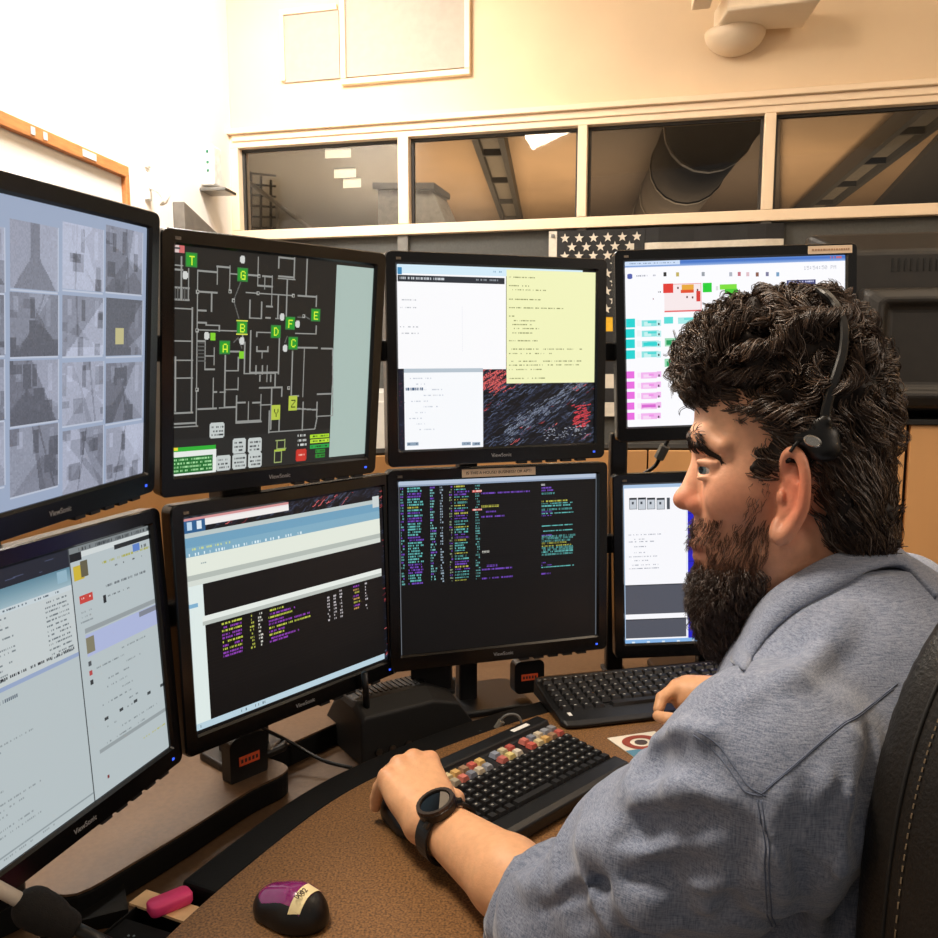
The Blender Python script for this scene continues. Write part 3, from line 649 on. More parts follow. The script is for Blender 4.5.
for k, (c, y) in enumerate((('#a9d92c', 722), ('#b9e23a', 738), ('#2aa84a', 757), ('#2a8a34', 772), ('#2a8a34', 788))):
    X, Y = s.m(570 if k > 2 else 569, y); s.px(X-(12 if k > 2 else 24), Y-3, X+(12 if k > 2 else 24), Y+4, c); s.fuzz(X-20 if k < 3 else X-10, Y-1, 40 if k < 3 else 20, '#244f1c', 3)
for k, y in enumerate((722, 738, 753)): X, Y = s.m(509, y); s.fuzz(X-10, Y-2, 20, '#d0d4d0', 4, .2)
# --- camera wall monitor
s = Scr(400, 320, scr_corners('cctv'), '#99a7c0', (0, 160, 2.468)); PIX['cctv'] = s
def vshade(s, X0, Y0, X1, Y1, f):
    X0, Y0, X1, Y1 = [int(round(q)) for q in (X0, Y0, X1, Y1)]; X0 = max(0, X0); Y0 = max(0, Y0)
    for y in range(Y0, min(s.H, Y1), 2):
        for x in range(X0, min(s.W, X1), 2): s.px(x, y, x+2, y+2, f((x-X0)/(X1-X0), (y-Y0)/(Y1-Y0)))
cols_x = [(-250, -125), (-115, 10), (24, 143), (154, 255), (262, 352)]; rows_y = [(155, 318), (330, 482), (496, 650), (662, 822)]
for ri, (ya, yb) in enumerate(rows_y):
    for ci, (xa, xb) in enumerate(cols_x):
        xm = (xa+xb)/2
        yy0 = ya+(14 if ci == 4 else 6 if ci == 3 else 0)-(ri > 1)*(10 if ci == 4 else 3)*(ri-1); yy1 = yb+(10 if ci == 4 else 3)*(1-ri)*.8
        X0, _ = s.m(xa, yy0); X1, _ = s.m(xb, yy0); _, Y0 = s.m(xm, yy0); _, Y1 = s.m(xm, yy1)
        sd = ri*11+ci*5; sdr = random.Random(sd); base = sdr.uniform(.56, .70); lines = [(sdr.uniform(-1, 1), sdr.uniform(-1, 1), sdr.uniform(.0, .9), sdr.uniform(-.26, .16)) for _ in range(4)]
        bl = [(sdr.random(), sdr.random(), sdr.uniform(.04, .14), sdr.uniform(.05, .2), sdr.uniform(-.34, -.1)) for _ in range(6)]
        vp = sdr.uniform(.3, .7); dr = sdr.uniform(-.6, .6)
        def f(u, v, base=base, vp=vp, dr=dr, lines=lines, bl=bl, ri=ri, ci=ci):
            g = base
            if ri == 0 and ci == 2: g = .42 if (abs(u-.5) < (.09 if v < .5 else .09+(v-.5)*.75)) else (.66 if u > .6 else .60)
            else:
                for a, b, c, d in lines:
                    if a*(u-.5)+b*(v-c) > 0: g += d*.75
                for cx, cy, rx, ry, d in bl:
                    if abs(u-cx) < rx and abs(v-cy) < ry: g += d*.8
            if not (ri == 0 and ci == 2):
                if v > .45+abs(u-vp)*.9: g -= .10
                if abs((u-vp)*1.0-(v-.2)*dr) < .02: g -= .14
                for k in range(3):
                    if abs(u-(.15+k*.33+dr*.1)) < .05 and .05 < v < .30+.1*k: g += (.12, -.22, .08)[k]
            g = round((.24+.62*max(.22, min(.80, g))+random.uniform(-.02, .02))*40)/40
            if ri == 1 and ci == 4 and abs(u-.35) < .12 and abs(v-.65) < .14: return np.array([.74, .71, .52])
            return np.array([g*.96, g*.99, g*1.10])
        vshade(s, X0, Y0, X1, Y1, f)
        s.px(X0, Y1+1, X1, Y1+3, '#b9c1d2'); s.px(X1, Y0, X1+2, Y1, '#b9c1d2')
# --- mail monitor
s = Scr(400, 320, scr_corners('mail'), '#b4bfc2', (0, 500, 2.142)); PIX['mail'] = s
XL, _ = s.m(147, 130); XR, _ = s.m(155, 130)
s.px(0, 0, XL, 22, '#20242e'); 
for i in range(20): x = rc(0, XL-24); y = rc(2, 18); s.px(x, y, x+rc(4, 20), y+1, '#47506a')
for j in range(22): s.px(0, 22+j, XL, 23+j, hexc('#5e8597')*(1-j/22)+hexc('#9db6c0')*(j/22))
s.px(10, 26, 18, 36, '#cfdfe6'); s.px(XL-24, 24, XL-6, 38, '#8fb0c0')
s.px(0, 44, XL, 50, '#c4cfd4'); s.fuzz(4, 46, XL*.9, '#596670', 2, .5)
s.px(0, 50, 18, 130, '#a9bccb'); s.px(18, 50, XL, 128, '#c2cacb')
for k in range(13): s.fuzz(26, 54+k*5.6, rc(60, 100), '#7c868a', 2, .3); s.fuzz(XL-50, 54+k*5.6, 42, '#6d777c', 2, .2)
s.fuzz(22, 119, XL-30, '#2c3138', 3, .15)
s.px(0, 128, XL, 133, '#93a4c4')
s.fuzz(10, 142, 110, '#5f6b78', 4, .2); s.fuzz(10, 154, 80, '#8d989c', 2, .3)
s.px(12, 214, 24, 221, '#4a49b8'); s.px(12, 221, 48, 228, '#4a49b8')
for k in range(18):
    y = 168+k*7
    if not 212 < y < 230: s.fuzz(6+rc(0, 8), y, rc(40, 150), '#8d979b', 2, .35)
s.px(XL, 0, XL+2, 320, '#474d50')
s.px(XL+2, 0, 400, 8, '#7b8284'); s.fuzz(XL+20, 3, 170, '#3b4144', 4, .3); s.px(XL+2, 8, XL+24, 18, '#191c1f'); s.px(XL+24, 8, 400, 15, '#cdd4d4'); s.px(320, 13, 400, 19, '#24282a')
s.px(XL+6, 24, XL+26, 42, '#c9b035'); s.px(XL+20, 20, XL+34, 40, '#615c46'); s.fuzz(XL+60, 29, 120, '#a9aa4e', 3, .25); s.fuzz(XL+80, 38, 70, '#545b5e', 2, .7)
s.px(360, 20, 376, 30, '#5c7fc4'); s.fuzz(380, 24, 18, '#3c4144', 4, .4)
s.px(XL+12, 62, XL+38, 72, '#c4453d'); s.fuzz(XL+16, 65, 18, '#f0c9c4', 2); s.fuzz(XL+60, 60, 100, '#6c7478', 3, .3); s.px(XL+58, 72, XL+64, 82, '#2a2d2f'); s.fuzz(XL+68, 74, 50, '#6c7478', 2, .3)
for k in range(3): s.fuzz(XL+10, 82+k*6, 22, '#8d979b', 2, .3)
s.px(XL+16, 104, 400, 110, '#939b9e'); s.px(XL+16, 112, 400, 140, '#aab4d8'); s.px(XL+16, 116, XL+32, 136, '#817d66'); s.px(360, 113, 400, 120, '#7f8490')
for k, c in enumerate(('#50565a', '#b44a4a', '#383c3e')): s.px(XL+16, 146+k*12, XL+22, 152+k*12, c)
for k in range(12): s.fuzz(XL+30+rc(0, 60), 148+k*10, rc(20, 90), '#828c90', 2, .4)
for k in range(5): s.px(XL+36+k*32, 226, XL+44+k*32, 230, '#3f4548')
s.px(XL+20, 262, 400, 267, '#949da0'); s.fuzz(340, 283, 56, '#b3b45c', 2, .2); s.px(XL+30, 300, XL+34, 304, '#7a3030')
s.px(0, 308, XL, 310, '#8f9a9e'); s.fuzz(6, 312, 150, '#8d979b', 2, .5)
# --- radio monitor (light bars over a black list)
def wall_paper(s, X0, Y0, X1, Y1, seed=0, red=.08):
    rnd = random.Random(seed); s.px(X0, Y0, X1, Y1, '#0f1015')
    cs = ['#1c2130', '#2a3145', '#39425a', '#0a0a0e', '#15161f', '#55607a', '#0c0d12']
    for _ in range(int((X1-X0)*(Y1-Y0)/22)):
        x = rnd.uniform(X0, X1); y = rnd.uniform(Y0, Y1); L = rnd.uniform(5, 26); band = math.sin((x*.55+y)*.07+seed)
        c = rnd.choice(cs) if rnd.random() > red*(1+2*band) else rnd.choice(('#b84a4c', '#7a2a34', '#d8696a'))
        if band < -.2 and c.startswith('#5'): c = '#15161f'
        for t in range(int(L)):
            xx = x+t; yy = y-t*.55+math.sin(t*.4)*1.2
            if X0 <= xx < X1-1 and Y0 <= yy < Y1-1: s.px(xx, yy, xx+1.6, yy+1, c)
s = Scr(400, 320, scr_corners('radio'), '#0c0c0d', (160, 470, 3.233)); PIX['radio'] = s
wall_paper(s, 0, 0, 400, 22, 3, .05); wall_paper(s, 392, 0, 400, 320, 4, .15)
s.px(0, 0, 190, 14, '#e9e2e2'); s.px(0, 0, 190, 4, '#cf8f90');
s.px(0, 4, 36, 22, '#2b5d8c'); s.px(6, 6, 14, 18, '#bcd4e8'); s.px(22, 6, 30, 18, '#dce8f0')
s.px(36, 6, 190, 14, '#f0ecea'); s.px(0, 22, 392, 29, '#b9c6c6'); s.px(0, 29, 392, 43, '#6fa0bd'); s.px(376, 16, 392, 36, '#c9d2d2')
s.px(0, 43, 392, 57, '#7fabc2'); s.fuzz(6, 45, 70, '#c9d78c', 3, .4); s.fuzz(6, 52, 210, '#dff0f6', 4, .3, 5)
s.px(0, 57, 392, 84, '#e2e8dc'); s.fuzz(22, 68, 12, '#9aa', 2);
s.px(0, 84, 392, 92, '#b3bbb4'); s.px(0, 92, 392, 100, '#d3dad2')
s.px(0, 100, 26, 306, '#dde9e6'); s.px(0, 126, 16, 132, '#7fb0cf'); s.px(26, 100, 392, 148, '#101011'); s.px(22, 148, 392, 156, '#e4eae4'); s.px(22, 156, 392, 162, '#b9c0ba'); s.px(28, 162, 392, 306, '#0e0e0f')
for k in range(10):
    y = 166+k*5.6; c = ('#b7c24a', '#8a3fae', '#b7c24a', '#8a3fae', '#8a3fae')[k % 5]
    s.fuzz(54, y, 34, c, 3, .12); s.fuzz(104, y, 8, '#a9b04a', 3, .3); s.fuzz(120, y, 8, '#c9c9c0', 3, .3)
    s.fuzz(140, y, (30, 54, 48, 30, 84, 84, 28, 30, 60, 34)[k], c, 3, .1)
    for x in (262, 276, 290, 350) if k < 9 else (): s.fuzz(x, y, 5, '#b8b4b8', 3, .2)
    s.fuzz(322, y, 13, ('#8a3fae', '#b08850', '#9a9a40')[k % 3], 3, .1) if k < 8 else None
for k in range(18): s.px(30, 166+k*5.6+4, 380, 166+k*5.6+5, '#171718')
s.px(0, 306, 392, 316, '#b7d0dc'); s.fuzz(8, 309, 120, '#3c5a6c', 4, .7, 8); s.fuzz(100, 309, 30, '#202830', 4, .6, 6)
# --- notes monitor
s = Scr(400, 320, scr_corners('notes'), '#10111a', (380, 240, 3.908)); PIX['notes'] = s
wall_paper(s, 0, 150, 400, 320, 9, .02)
for _ in range(220):
    x = rc(205, 375); y = 300-(x-200)*.55+rc(-22, 30)*random.random()
    for t in range(9): s.px(x+t, y-t*.6, x+t+1.4, y-t*.6+1, random.choice(('#6a7488', '#8d96a8', '#3c465c')))
for _ in range(90):
    x = rc(150, 205); y = rc(162, 222); 
    for t in range(16): s.px(x+t, y-t*.5, x+t+2, y-t*.5+1.4, '#d9605f' if random.random() > .35 else '#402030')
for _ in range(60):
    x = rc(350, 385); y = rc(248, 290)
    for t in range(7): s.px(x+t, y-t*.3, x+t+2, y-t*.3+1.4, '#d0404a')
for _ in range(90):
    x = rc(290, 385); y = 292-(x-290)*.1+rc(0, 22); s.px(x, y, x+rc(1, 4), y+1, '#a9aebb')
X1, Y1 = s.m(493, 505); s.px(0, 0, X1, Y1, '#fafafc'); s.px(0, 0, X1+160, 15, '#d4ebf8'); s.px(2, 5, 10, 17, '#3b87b8')
Xa, Ya = s.m(62, 147); Xb, Yb = s.m(487, 168); s.px(2, 18, Xb, 29, '#2b3038'); s.fuzz(6, 21, 84, '#c4cad0', 4, .2); s.fuzz(152, 21, 44, '#8d959c', 3, .3); s.fuzz(186, 6, 20, '#7fa9c4', 3, .4)
for x, y, n in ((78, 232, 28), (80, 262, 32), (78, 337, 34), (78, 362, 34)): s.fz(x, y, n, '#b9bcc2', 2, .3)
for y in range(70, 150, 4): s.px(124, y, 125, y+2, '#e2e4ea')
Xy0, _ = s.m(495, 120); Xy1, Yy1 = s.m(850, 556); s.px(Xy0, 3, 400, Yy1, '#f1f3bd')
for y, n, o in ((142, 52, 0), (175, 40, 0), (192, 68, 6), (228, 66, 0), (262, 112, 0), (295, 14, 0), (312, 48, 6), (327, 42, 6), (343, 58, 6), (360, 42, 6), (392, 60, 0), (425, 150, 4), (441, 90, 0), (472, 150, 4), (488, 150, 0), (505, 70, 0), (540, 78, 0)):
    s.fz(505+o*2, y, n, '#8e905f', 2, .25)
Xc0, Yc0 = s.m(93, 503); Xc1, Yc1 = s.m(403, 808); s.px(Xc0, Yc0, Xc1, Yc1, '#f7f9fc'); s.px(Xc0, Yc0, Xc1, Yc0+7, '#b7c4cf'); s.px(0, Yc0, Xc0, 320, '#161a28')
for k in range(30): x = rc(0, Xc0-2); y = rc(Yc0, 315); s.px(x, y, x+3, y+1, random.choice(('#34405e', '#6a2f4a', '#252c40')))
s.fz(100, 577, 36, '#3d5b7c', 5, .1); 
for k in range(10): s.fuzz(Xc0+rc(4, 50), Yc0+16+k*10, rc(10, 50), '#c6ccd6', 2, .4)
for x, n in ((105, 22), (320, 18), (360, 16)): X, Y = s.m(x, 797); s.px(X, Y-3, X+n, Y+3, '#8fa3b7'); s.fuzz(X+2, Y-1, n-4, '#4b5c70', 2)
# --- list monitor
s = Scr(400, 320, scr_corners('list'), '#0b0b0c', (380, 450, 3.75)); PIX['list'] = s
s.px(0, 0, 400, 10, '#b4c2d6'); s.px(0, 7, 400, 10, '#8f9fb8')
cy, pu, ye = '#5fb3b0', '#6f46b4', '#b3b24a'
cseq = [cy, cy, pu, pu, cy, cy, cy, ye, cy, pu, cy, pu, pu, cy, cy, cy, cy, cy, pu, pu, cy, cy, cy, cy, cy, cy, cy, cy, pu, pu, pu, pu, cy, cy, cy, pu]
for k in range(36):
    y = 12+k*5.0; c = cseq[k]
    s.fuzz(4, y, 6, '#5a9c9a' if k % 3 else pu, 3, .3); s.fuzz(17, y, rc(20, 30), c, 3, .08); s.fuzz(60, y, 11 if 14 < k < 22 else rc(3, 10), '#6fb0ae' if k % 4 else pu, 3, .15)
    s.fuzz(79, y, 5, '#8fa2b0', 3, .3); s.fuzz(97, y, 6, '#7a8a70' if k % 3 else pu, 3, .3); s.fuzz(107, y, rc(20, 28), (c if k % 5 else ye), 3, .08); s.fuzz(148, y, 8, '#5a9c9a', 3, .2)
for k in (2, 9): y = 12+k*5.0; s.px(142, y-1, 160, y+5, '#d8645e'); s.fuzz(144, y, 16, '#f3c0b8', 3, .2)
for x, y, n, c in ((380, 160, 98, pu), (380, 207, 36, ye), (398, 228, 20, pu), (380, 248, 46, pu), (383, 378, 14, '#c9c9c0'), (400, 430, 20, pu), (383, 446, 62, pu), (383, 478, 62, pu)): s.fz(x, y, n, c, 4, .05)
for k in range(2): s.px(*s.m(605, 128), s.m(605, 128)[0]+8, s.m(605, 128)[1]+3, '#d0d0d0')
for y, n, c in ((140, 20, pu), (150, 22, pu), (160, 26, cy), (190, 52, ye), (199, 66, cy), (207, 60, cy), (222, 64, cy), (230, 22, pu), (238, 68, cy), (245, 20, pu), (282, 66, cy), (303, 66, cy), (316, 20, pu), (323, 74, cy), (331, 64, cy), (340, 60, cy), (348, 52, ye), (357, 62, ye), (365, 66, cy), (373, 66, cy), (381, 66, cy), (390, 64, cy), (422, 8, pu), (430, 24, pu), (438, 68, cy), (462, 20, pu)):
    X, Y = s.m(606, y); s.fuzz(X, Y, n, c, 3, .08)
for k in range(40): s.px(100, 14+k*4.35+3, 390, 14+k*4.35+4, '#121214')
s.px(0, 10, 2, 320, '#6a7078'); s.px(398, 0, 400, 320, '#5a6068')
# --- phone / radio console monitor
s = Scr(440, 320, scr_corners('phone'), '#fbfbff', (600, 230, 3.35)); PIX['phone'] = s
for j in range(11): s.px(0, j, 440, j+1, hexc('#3f6fc4')*(1-abs(j-3)/12)+hexc('#cfe0f8')*(abs(j-3)/12))
s.px(0, 0, 110, 8, '#cfe0f8'); s.fuzz(10, 3, 90, '#8aa0c0', 2, .4); s.fuzz(410, 2, 24, '#c46a7a', 4, .3)
X, Y = s.m(100, 155); s.px(X-5, Y-4, X+5, Y+4, '#5462ac'); s.px(X-3, Y-5, X+3, Y+5, '#5462ac'); s.fuzz(X+10, Y-2, 40, '#a9adba', 3, .2)
for x, c in ((217, '#333333'), (260, '#c4b060'), (345, '#9aa0a8'), (438, '#b0b4c0'), (467, '#c4707c'), (495, '#e0c0c8'), (527, '#8a5a4a'), (560, '#7c7c9c'), (596, '#78a0c4')): X, Y = s.m(x, 148); s.px(X-3, Y-4, X+3, Y+4, c)
X, Y = s.m(693, 132); s.txp(X-6, Y-6, '15:54:50 PM', '#b9bcc6', 1)
def cell(x, y, c, w=18, h=13): X, Y = s.m(x, y); s.px(X-w/2, Y-h/2, X+w/2, Y+h/2, c)
s.fz(130, 205, 30, '#c9cbd4', 2, .8, 8); s.fz(150, 230, 22, '#b08a90', 3, .6, 8); s.fz(195, 205, 5, '#202020', 3, 0)
X0, Y0 = s.m(214, 182); X1, Y1 = s.m(340, 272); s.px(X0, Y0, X1, Y1, '#f7e9ea'); s.px(X0, Y1-3, X1, Y1, '#e66a6a'); s.px(X0, Y0, X1, Y0+1, '#e66a6a'); s.px(X1-1, Y0, X1, Y1, '#e66a6a')
cell(228, 195, '#e23c34', 20, 18); cell(294, 192, '#e8a83c', 24, 10); cell(292, 206, '#e2502c', 26, 6); cell(330, 222, '#d83a34', 8, 20)
for x, y in ((292, 225), (310, 225), (262, 195), (326, 200)): cell(x, y, '#5a2a2a', 3, 4)
cell(360, 192, '#22d034', 18, 18); cell(430, 190, '#7ee03c', 34, 10); cell(440, 206, '#4acb34', 26, 10); cell(392, 195, '#e0e0e0', 5, 8); cell(445, 222, '#32c838', 14, 8); s.fz(345, 264, 60, '#9ad8a4', 2, .2)
for r_ in range(4):
    y = 312+r_*35; cell(102, y, '#22d4d2', 18, 17); cell(130, y, '#f0f4f4', 8, 12); cell(168, y, '#8ee4e2', 34, 12); cell(160, y+2, '#c8f2f0', 14, 8); cell(176, y-4, '#4cd8d6', 20, 4); cell(197, y, '#bfeeee', 9, 12); cell(197, y+2, '#1c3030', 3, 4)
    if r_ == 2: cell(168, y, '#2cd4d2', 28, 7)
cell(230, 303, '#58dcd8', 18, 13); cell(290, 303, '#a8eae8', 34, 12); cell(300, 298, '#6fe0dc', 22, 4); cell(328, 303, '#d8f4f2', 9, 12); cell(326, 308, '#1c3030', 3, 4)
for x, y in ((240, 375), (290, 373), (240, 445), (360, 296), (380, 300), (355, 340), (280, 445)):
    cell(x, y, '#9adab4', 28, 16); cell(x-7, y+2, '#1d9a5c', 12, 9); cell(x+8, y+3, '#ecd2c8' if x == 240 else '#bfe8cc', 9, 6)
for r_ in range(5):
    y = 486+r_*34.5; cell(101, y, '#ea6ee0', 18, 14); cell(130, y, '#f8ecf8', 6, 10); cell(164, y, '#f3b6ee', 32, 12); cell(158, y+3, '#f8d8f6', 16, 6); cell(172, y-2, '#ee94e6', 10, 4); cell(197, y-3, '#f0b8ec', 9, 11); cell(197, y+2, '#401c40', 3, 4)
    if r_ == 3: cell(164, y, '#d868d0', 28, 6)
s.r(625, 168, 722, 181, '#3a3f72'); s.fz(632, 171, 50, '#c4c8e6', 3, .3)
# --- lower right monitor
s = Scr(440, 320, scr_corners('web'), '#f8f8fc', (600, 430, 3.607)); PIX['web'] = s
Xw, _ = s.m(312, 400); s.px(0, 0, 440, 7, '#a9c4e2'); s.px(0, 0, 2, 320, '#a9c4e2')
for x in (105, 137, 170, 205): X0, _ = s.m(x, 250); X1, _ = s.m(x+28, 250); _, Y0 = s.m(x, 245); _, Y1 = s.m(x, 287); s.px(X0, Y0, X1, Y1, '#59606a'); s.px(X0+1, Y0+4, X1-1, Y1-1, '#c6ccd4'); s.px(X0, Y0, X1, Y0+3, '#23282e'); s.px(X0+5, Y0+8, X0+9, Y0+13, '#39404a')
s.r(240, 245, 252, 285, '#4a5058')
for y, n in ((378, 64), (392, 20), (402, 50), (420, 26), (442, 20), (457, 56), (470, 26), (486, 60), (499, 66)): s.fz(104+(20 if n < 30 else 0), y, n, '#a9adb8', 2, .25)
_, Ya = s.m(150, 558); _, Yb = s.m(150, 664); _, Yc = s.m(150, 682); _, Yd = s.m(150, 750)
s.px(2, Ya, Xw-1, Yb, '#525560'); s.px(2, Yc, Xw-1, Yd, '#525560'); s.px(2, Ya, Xw-1, Ya+2, '#2e323a'); s.px(2, Yc, Xw-1, Yc+2, '#2e323a')
_, Ye = s.m(150, 755); s.px(0, Ye, 440, 320, '#86b4e4'); 
for k in range(8): s.px(14+k*30, Ye+4, 20+k*30, Ye+9, '#dce8f4')
s.px(Xw, 7, Xw+2, Ye, '#dfe4ee'); s.px(Xw+3, 7, 440, Ye, '#2622c8')
for k in range(8): s.px(Xw+3, 60+k*24, 440, 62+k*24, '#191890')
for _ in range(40): x = rc(Xw+4, 430); y = rc(180, Ye-6); s.px(x, y, x+rc(4, 16), y+3, random.choice(('#4a2a8a', '#7a3ab4', '#1a1a70', '#2622c8')))
s.px(Xw+3, 110, 440, 115, '#38b8dc'); s.px(Xw+5, 84, Xw+10, 90, '#e8e8a0')

# ================================================================== MONITORS
LOGO = text_mesh('ViewSonic', .0088)
CASE = {}
def make_monitor(key, label, name='flat_monitor', extras=()):
    W = MON[key][4]; M = mon_matrix(key); t = thing(name, label, 'monitor', group='stacked desk monitors')
    t.matrix_basis = M
    sw, sh, dz = scr_rect(W)
    b = MB()                                     # front bezel ring with a recessed lip
    def ring(w, h, r, y, oz=0): return [(x, y, z+oz) for x, z in rrect(w, h, r)]
    b.loft([ring(W-.004, MH-.004, .009, .020), ring(W, MH, .010, .016), ring(W, MH, .010, -.004), ring(W-.003, MH-.003, .009, -.007), ring(sw+.006, sh+.006, .003, -.007, dz), ring(sw, sh, .002, -.0035, dz), ring(sw, sh, .002, .004, dz)], caps=False)
    b.build('bezel', GLOSS, t, smooth=False)
    b = MB(); b.loft([ring(W-.004, MH-.004, .009, .018), ring(W-.01, MH-.01, .009, .026), ring(W*.75, MH*.72, .02, .045), ring(W*.7, MH*.66, .02, .052)]); b.build('back_case', BLK, t)
    link('screen', PIX[key].mesh('screen', sw, sh, -.001), SCRM, t).location = (0, 0, dz)
    l = link('brand_logo', LOGO, mat('logo_print', '#9a9a9c', .5, var=.02), t); l.rotation_euler = (math.pi/2, 0, 0); l.location = (0, -.0072, -MH/2+.013)
    MB().box((W/2-.022, -.0072, -MH/2+.012), (.004, .001, .003)).build('power_light', mat('blue_led', '#3a62ff', .4, emis=1.2), t)
    MB().box((-W/2+.022, -.0072, MH/2-.012), (.008, .0006, .004)).build('corner_mark', mat('dull_print', '#6b6257', .6, var=.3, scale=400), t)
    for k in range(5): MB().box((W*.1+k*.028, .0, -MH/2-.0015), (.018, .010, .004)).build('button', BLK2, t)
    for k in extras: k(t, W)
    return t
SCRM = screen_mat('screen_glow', 1.0)
def label_extra(x, z, w, h, txt, m=STICK, size=.008):
    def f(t, W):
        o = MB().box((x, -.0075, z), (w, .0012, h)).build('paper_label', m, t)
        if txt: l = link('label_text', text_mesh(txt, size), PRINT, o); l.rotation_euler = (math.pi/2, 0, 0); l.location = (x, -.0083, z)
    return f
def fuzz_label(x, z, w, h):
    def f(t, W):
        o = MB().box((x, -.0075, z), (w, .0012, h)).build('paper_label', STICK, t); b = MB(); q = x-w*.42
        while q < x+w*.42:
            d = rc(.0015, .005); b.box((q+d/2, -.0083, z), (d, .0006, h*.22)); q += d+.0014
        b.build('label_text', mat('faded_print', '#b08a6c', .7), o)
    return f
make_monitor('cctv', 'upper left monitor showing a grid of grey camera pictures')
make_monitor('mail', 'lower left monitor showing a pale mailbox window')
make_monitor('map', 'monitor showing a dark building floor plan with green lettered squares')
make_monitor('radio', 'lower monitor with light blue bars across a black list, under the floor plan monitor')
make_monitor('notes', 'monitor with a white window and a yellow note over a dark wallpaper')
make_monitor('list', 'black monitor full of cyan and purple text lines, paper label on its top edge', extras=[label_extra(-.006, MH/2-.0105, .135, .014, 'IS THIS A HOUSE? BUSINESS? OR APT?', size=.0072)])
make_monitor('phone', 'monitor with cyan and magenta rows and a clock, partly behind the head', extras=[fuzz_label(.170, MH/2-.011, .08, .014)])
make_monitor('web', 'lower right monitor with a white page and grey boxes, behind the face')

# stands: one two-high stand per column
def stand(name, label, loc, yaw, ztop, zbase, foot, joints, sticker=None, post=(.05, .03)):
    t = thing(name, label, 'stand', (loc[0], loc[1], zbase), (0, 0, math.radians(yaw)), 'monitor stands')
    h = ztop-zbase
    MB().box((0, 0, h/2), (post[0], post[1], h)).build('pole', BLK, t, bevel=.005)
    if foot: 
        b = MB(); b.loft([[(x*1.0, y, z) for x, y in rrect(foot[0]*k, foot[1]*k, .02)] for z, k in ((.0, 1), (.008, 1), (.012, .96))]); b.build('foot', BLK, t, bevel=.002)
    for z in joints:
        MB().box((0, -.025, z-zbase), (.08, .03, .08)).build('mount_plate', BLK2, t, bevel=.006)
    if sticker:
        x, y, z, w, hh = sticker
        b = MB(); b.loft([[(x+px, y, z+pz-zbase) for px, pz in rrect(w*1.9, hh*5.2, .012)], [(x+px*.96, y-.02, z+pz*.98-zbase) for px, pz in rrect(w*1.9, hh*5.2, .012)]]); b.build('lower_cover', BLK, t)
        o = MB().box((x, y-.0208, z-zbase), (w, .001, hh)).build('orange_label', ORANGE, t)
        b = MB(); 
        for k in range(5): b.box((x-w*.36+k*w*.18, y-.0215, z-zbase), (w*.10, .0006, hh*.4))
        b.build('label_print', PRINT, o)
    return t
def behind(key, d=.085, dx=0): M = mon_matrix(key); p = M @ Vector((dx, d, 0)); return (p.x, p.y)
PT = .715                                         # top of the raised monitor shelf
p = behind('cctv', .11); stand('monitor_stand', 'black stand behind the two leftmost monitors', p, 78, 1.42, PT, None, (1.331, .969), None)
p = behind('map', .10, -.02); stand('monitor_stand', 'black stand with an orange label under the floor plan monitors', p, 48, 1.42, PT, (.12, .09), (1.322, .970), (-.040, -.055, .745, .035, .014), (.07, .04))
p = behind('notes', .085, -.03); stand('monitor_stand', 'black stand with an orange label under the middle monitors', p, 18, 1.42, .70, (.22, .14), (1.33, .976), (.105, -.03, .755, .032, .012), (.035, .03))
p = behind('phone', .085, 0); stand('monitor_stand', 'black stand behind the two monitors nearest the man', p, 1, 1.44, .70, (.22, .16), (1.36, .958), None)
# thin black rails that tie the columns together
RL_ = {0: 'between the camera grid column and the floor plan column', 1: 'between the floor plan column and the middle column', 2: 'between the middle column and the column behind the head'}
for z, ks, wd in ((1.345, ('cctv', 'map', 'notes', 'phone'), 'upper'), (.985, ('mail', 'radio', 'list', 'web'), 'lower')):
    pts = [Vector((*behind(k, .085), z)) for k in ks]
    for i, (a, b_) in enumerate(zip(pts[:-1], pts[1:])):
        d = b_-a; mr = thing('mounting_rail', wd+' black rail '+RL_[i], 'rail', tuple((a+b_)/2), (0, 0, math.atan2(d.y, d.x)), 'rails joining the monitor columns')
        MB().box((0, 0, 0), (d.length-.09, .022, .034)).build('bar', BLK, mr, bevel=.003)
        for x in (-1, 1): MB().box((x*(d.length/2-.06), -.002, 0), (.03, .03, .05)).build('clamp', BLK2, mr, bevel=.003)

# black posts below the middle and right monitors
for lab, px, yy, Y, wd in (('square black cable box below the left half of the text list monitor', (410, 452), (655, 693), 1.43, .05), ('tall narrow black side post beside the left edge of the right monitors', (611, 628), (444, 674), 1.60, .03)):
    A = PY((px[0]+px[1])/2, yy[0], Y); B = PY((px[0]+px[1])/2, yy[1], Y); wv = (px[1]-px[0])/FPX*Y*1.02
    t = thing('cable_box' if wd > .04 else 'side_post', lab, 'cable box' if wd > .04 else 'post', (A[0], Y+wd/2, B[2]))
    h = A[2]-B[2]+.02
    MB().box((0, 0, h/2), (wv, wd, h)).build('casing', BLK, t, bevel=.004)
    MB().box((0, 0, .004), (wv+.012, wd+.012, .008)).build('foot', BLK2, t, bevel=.002)

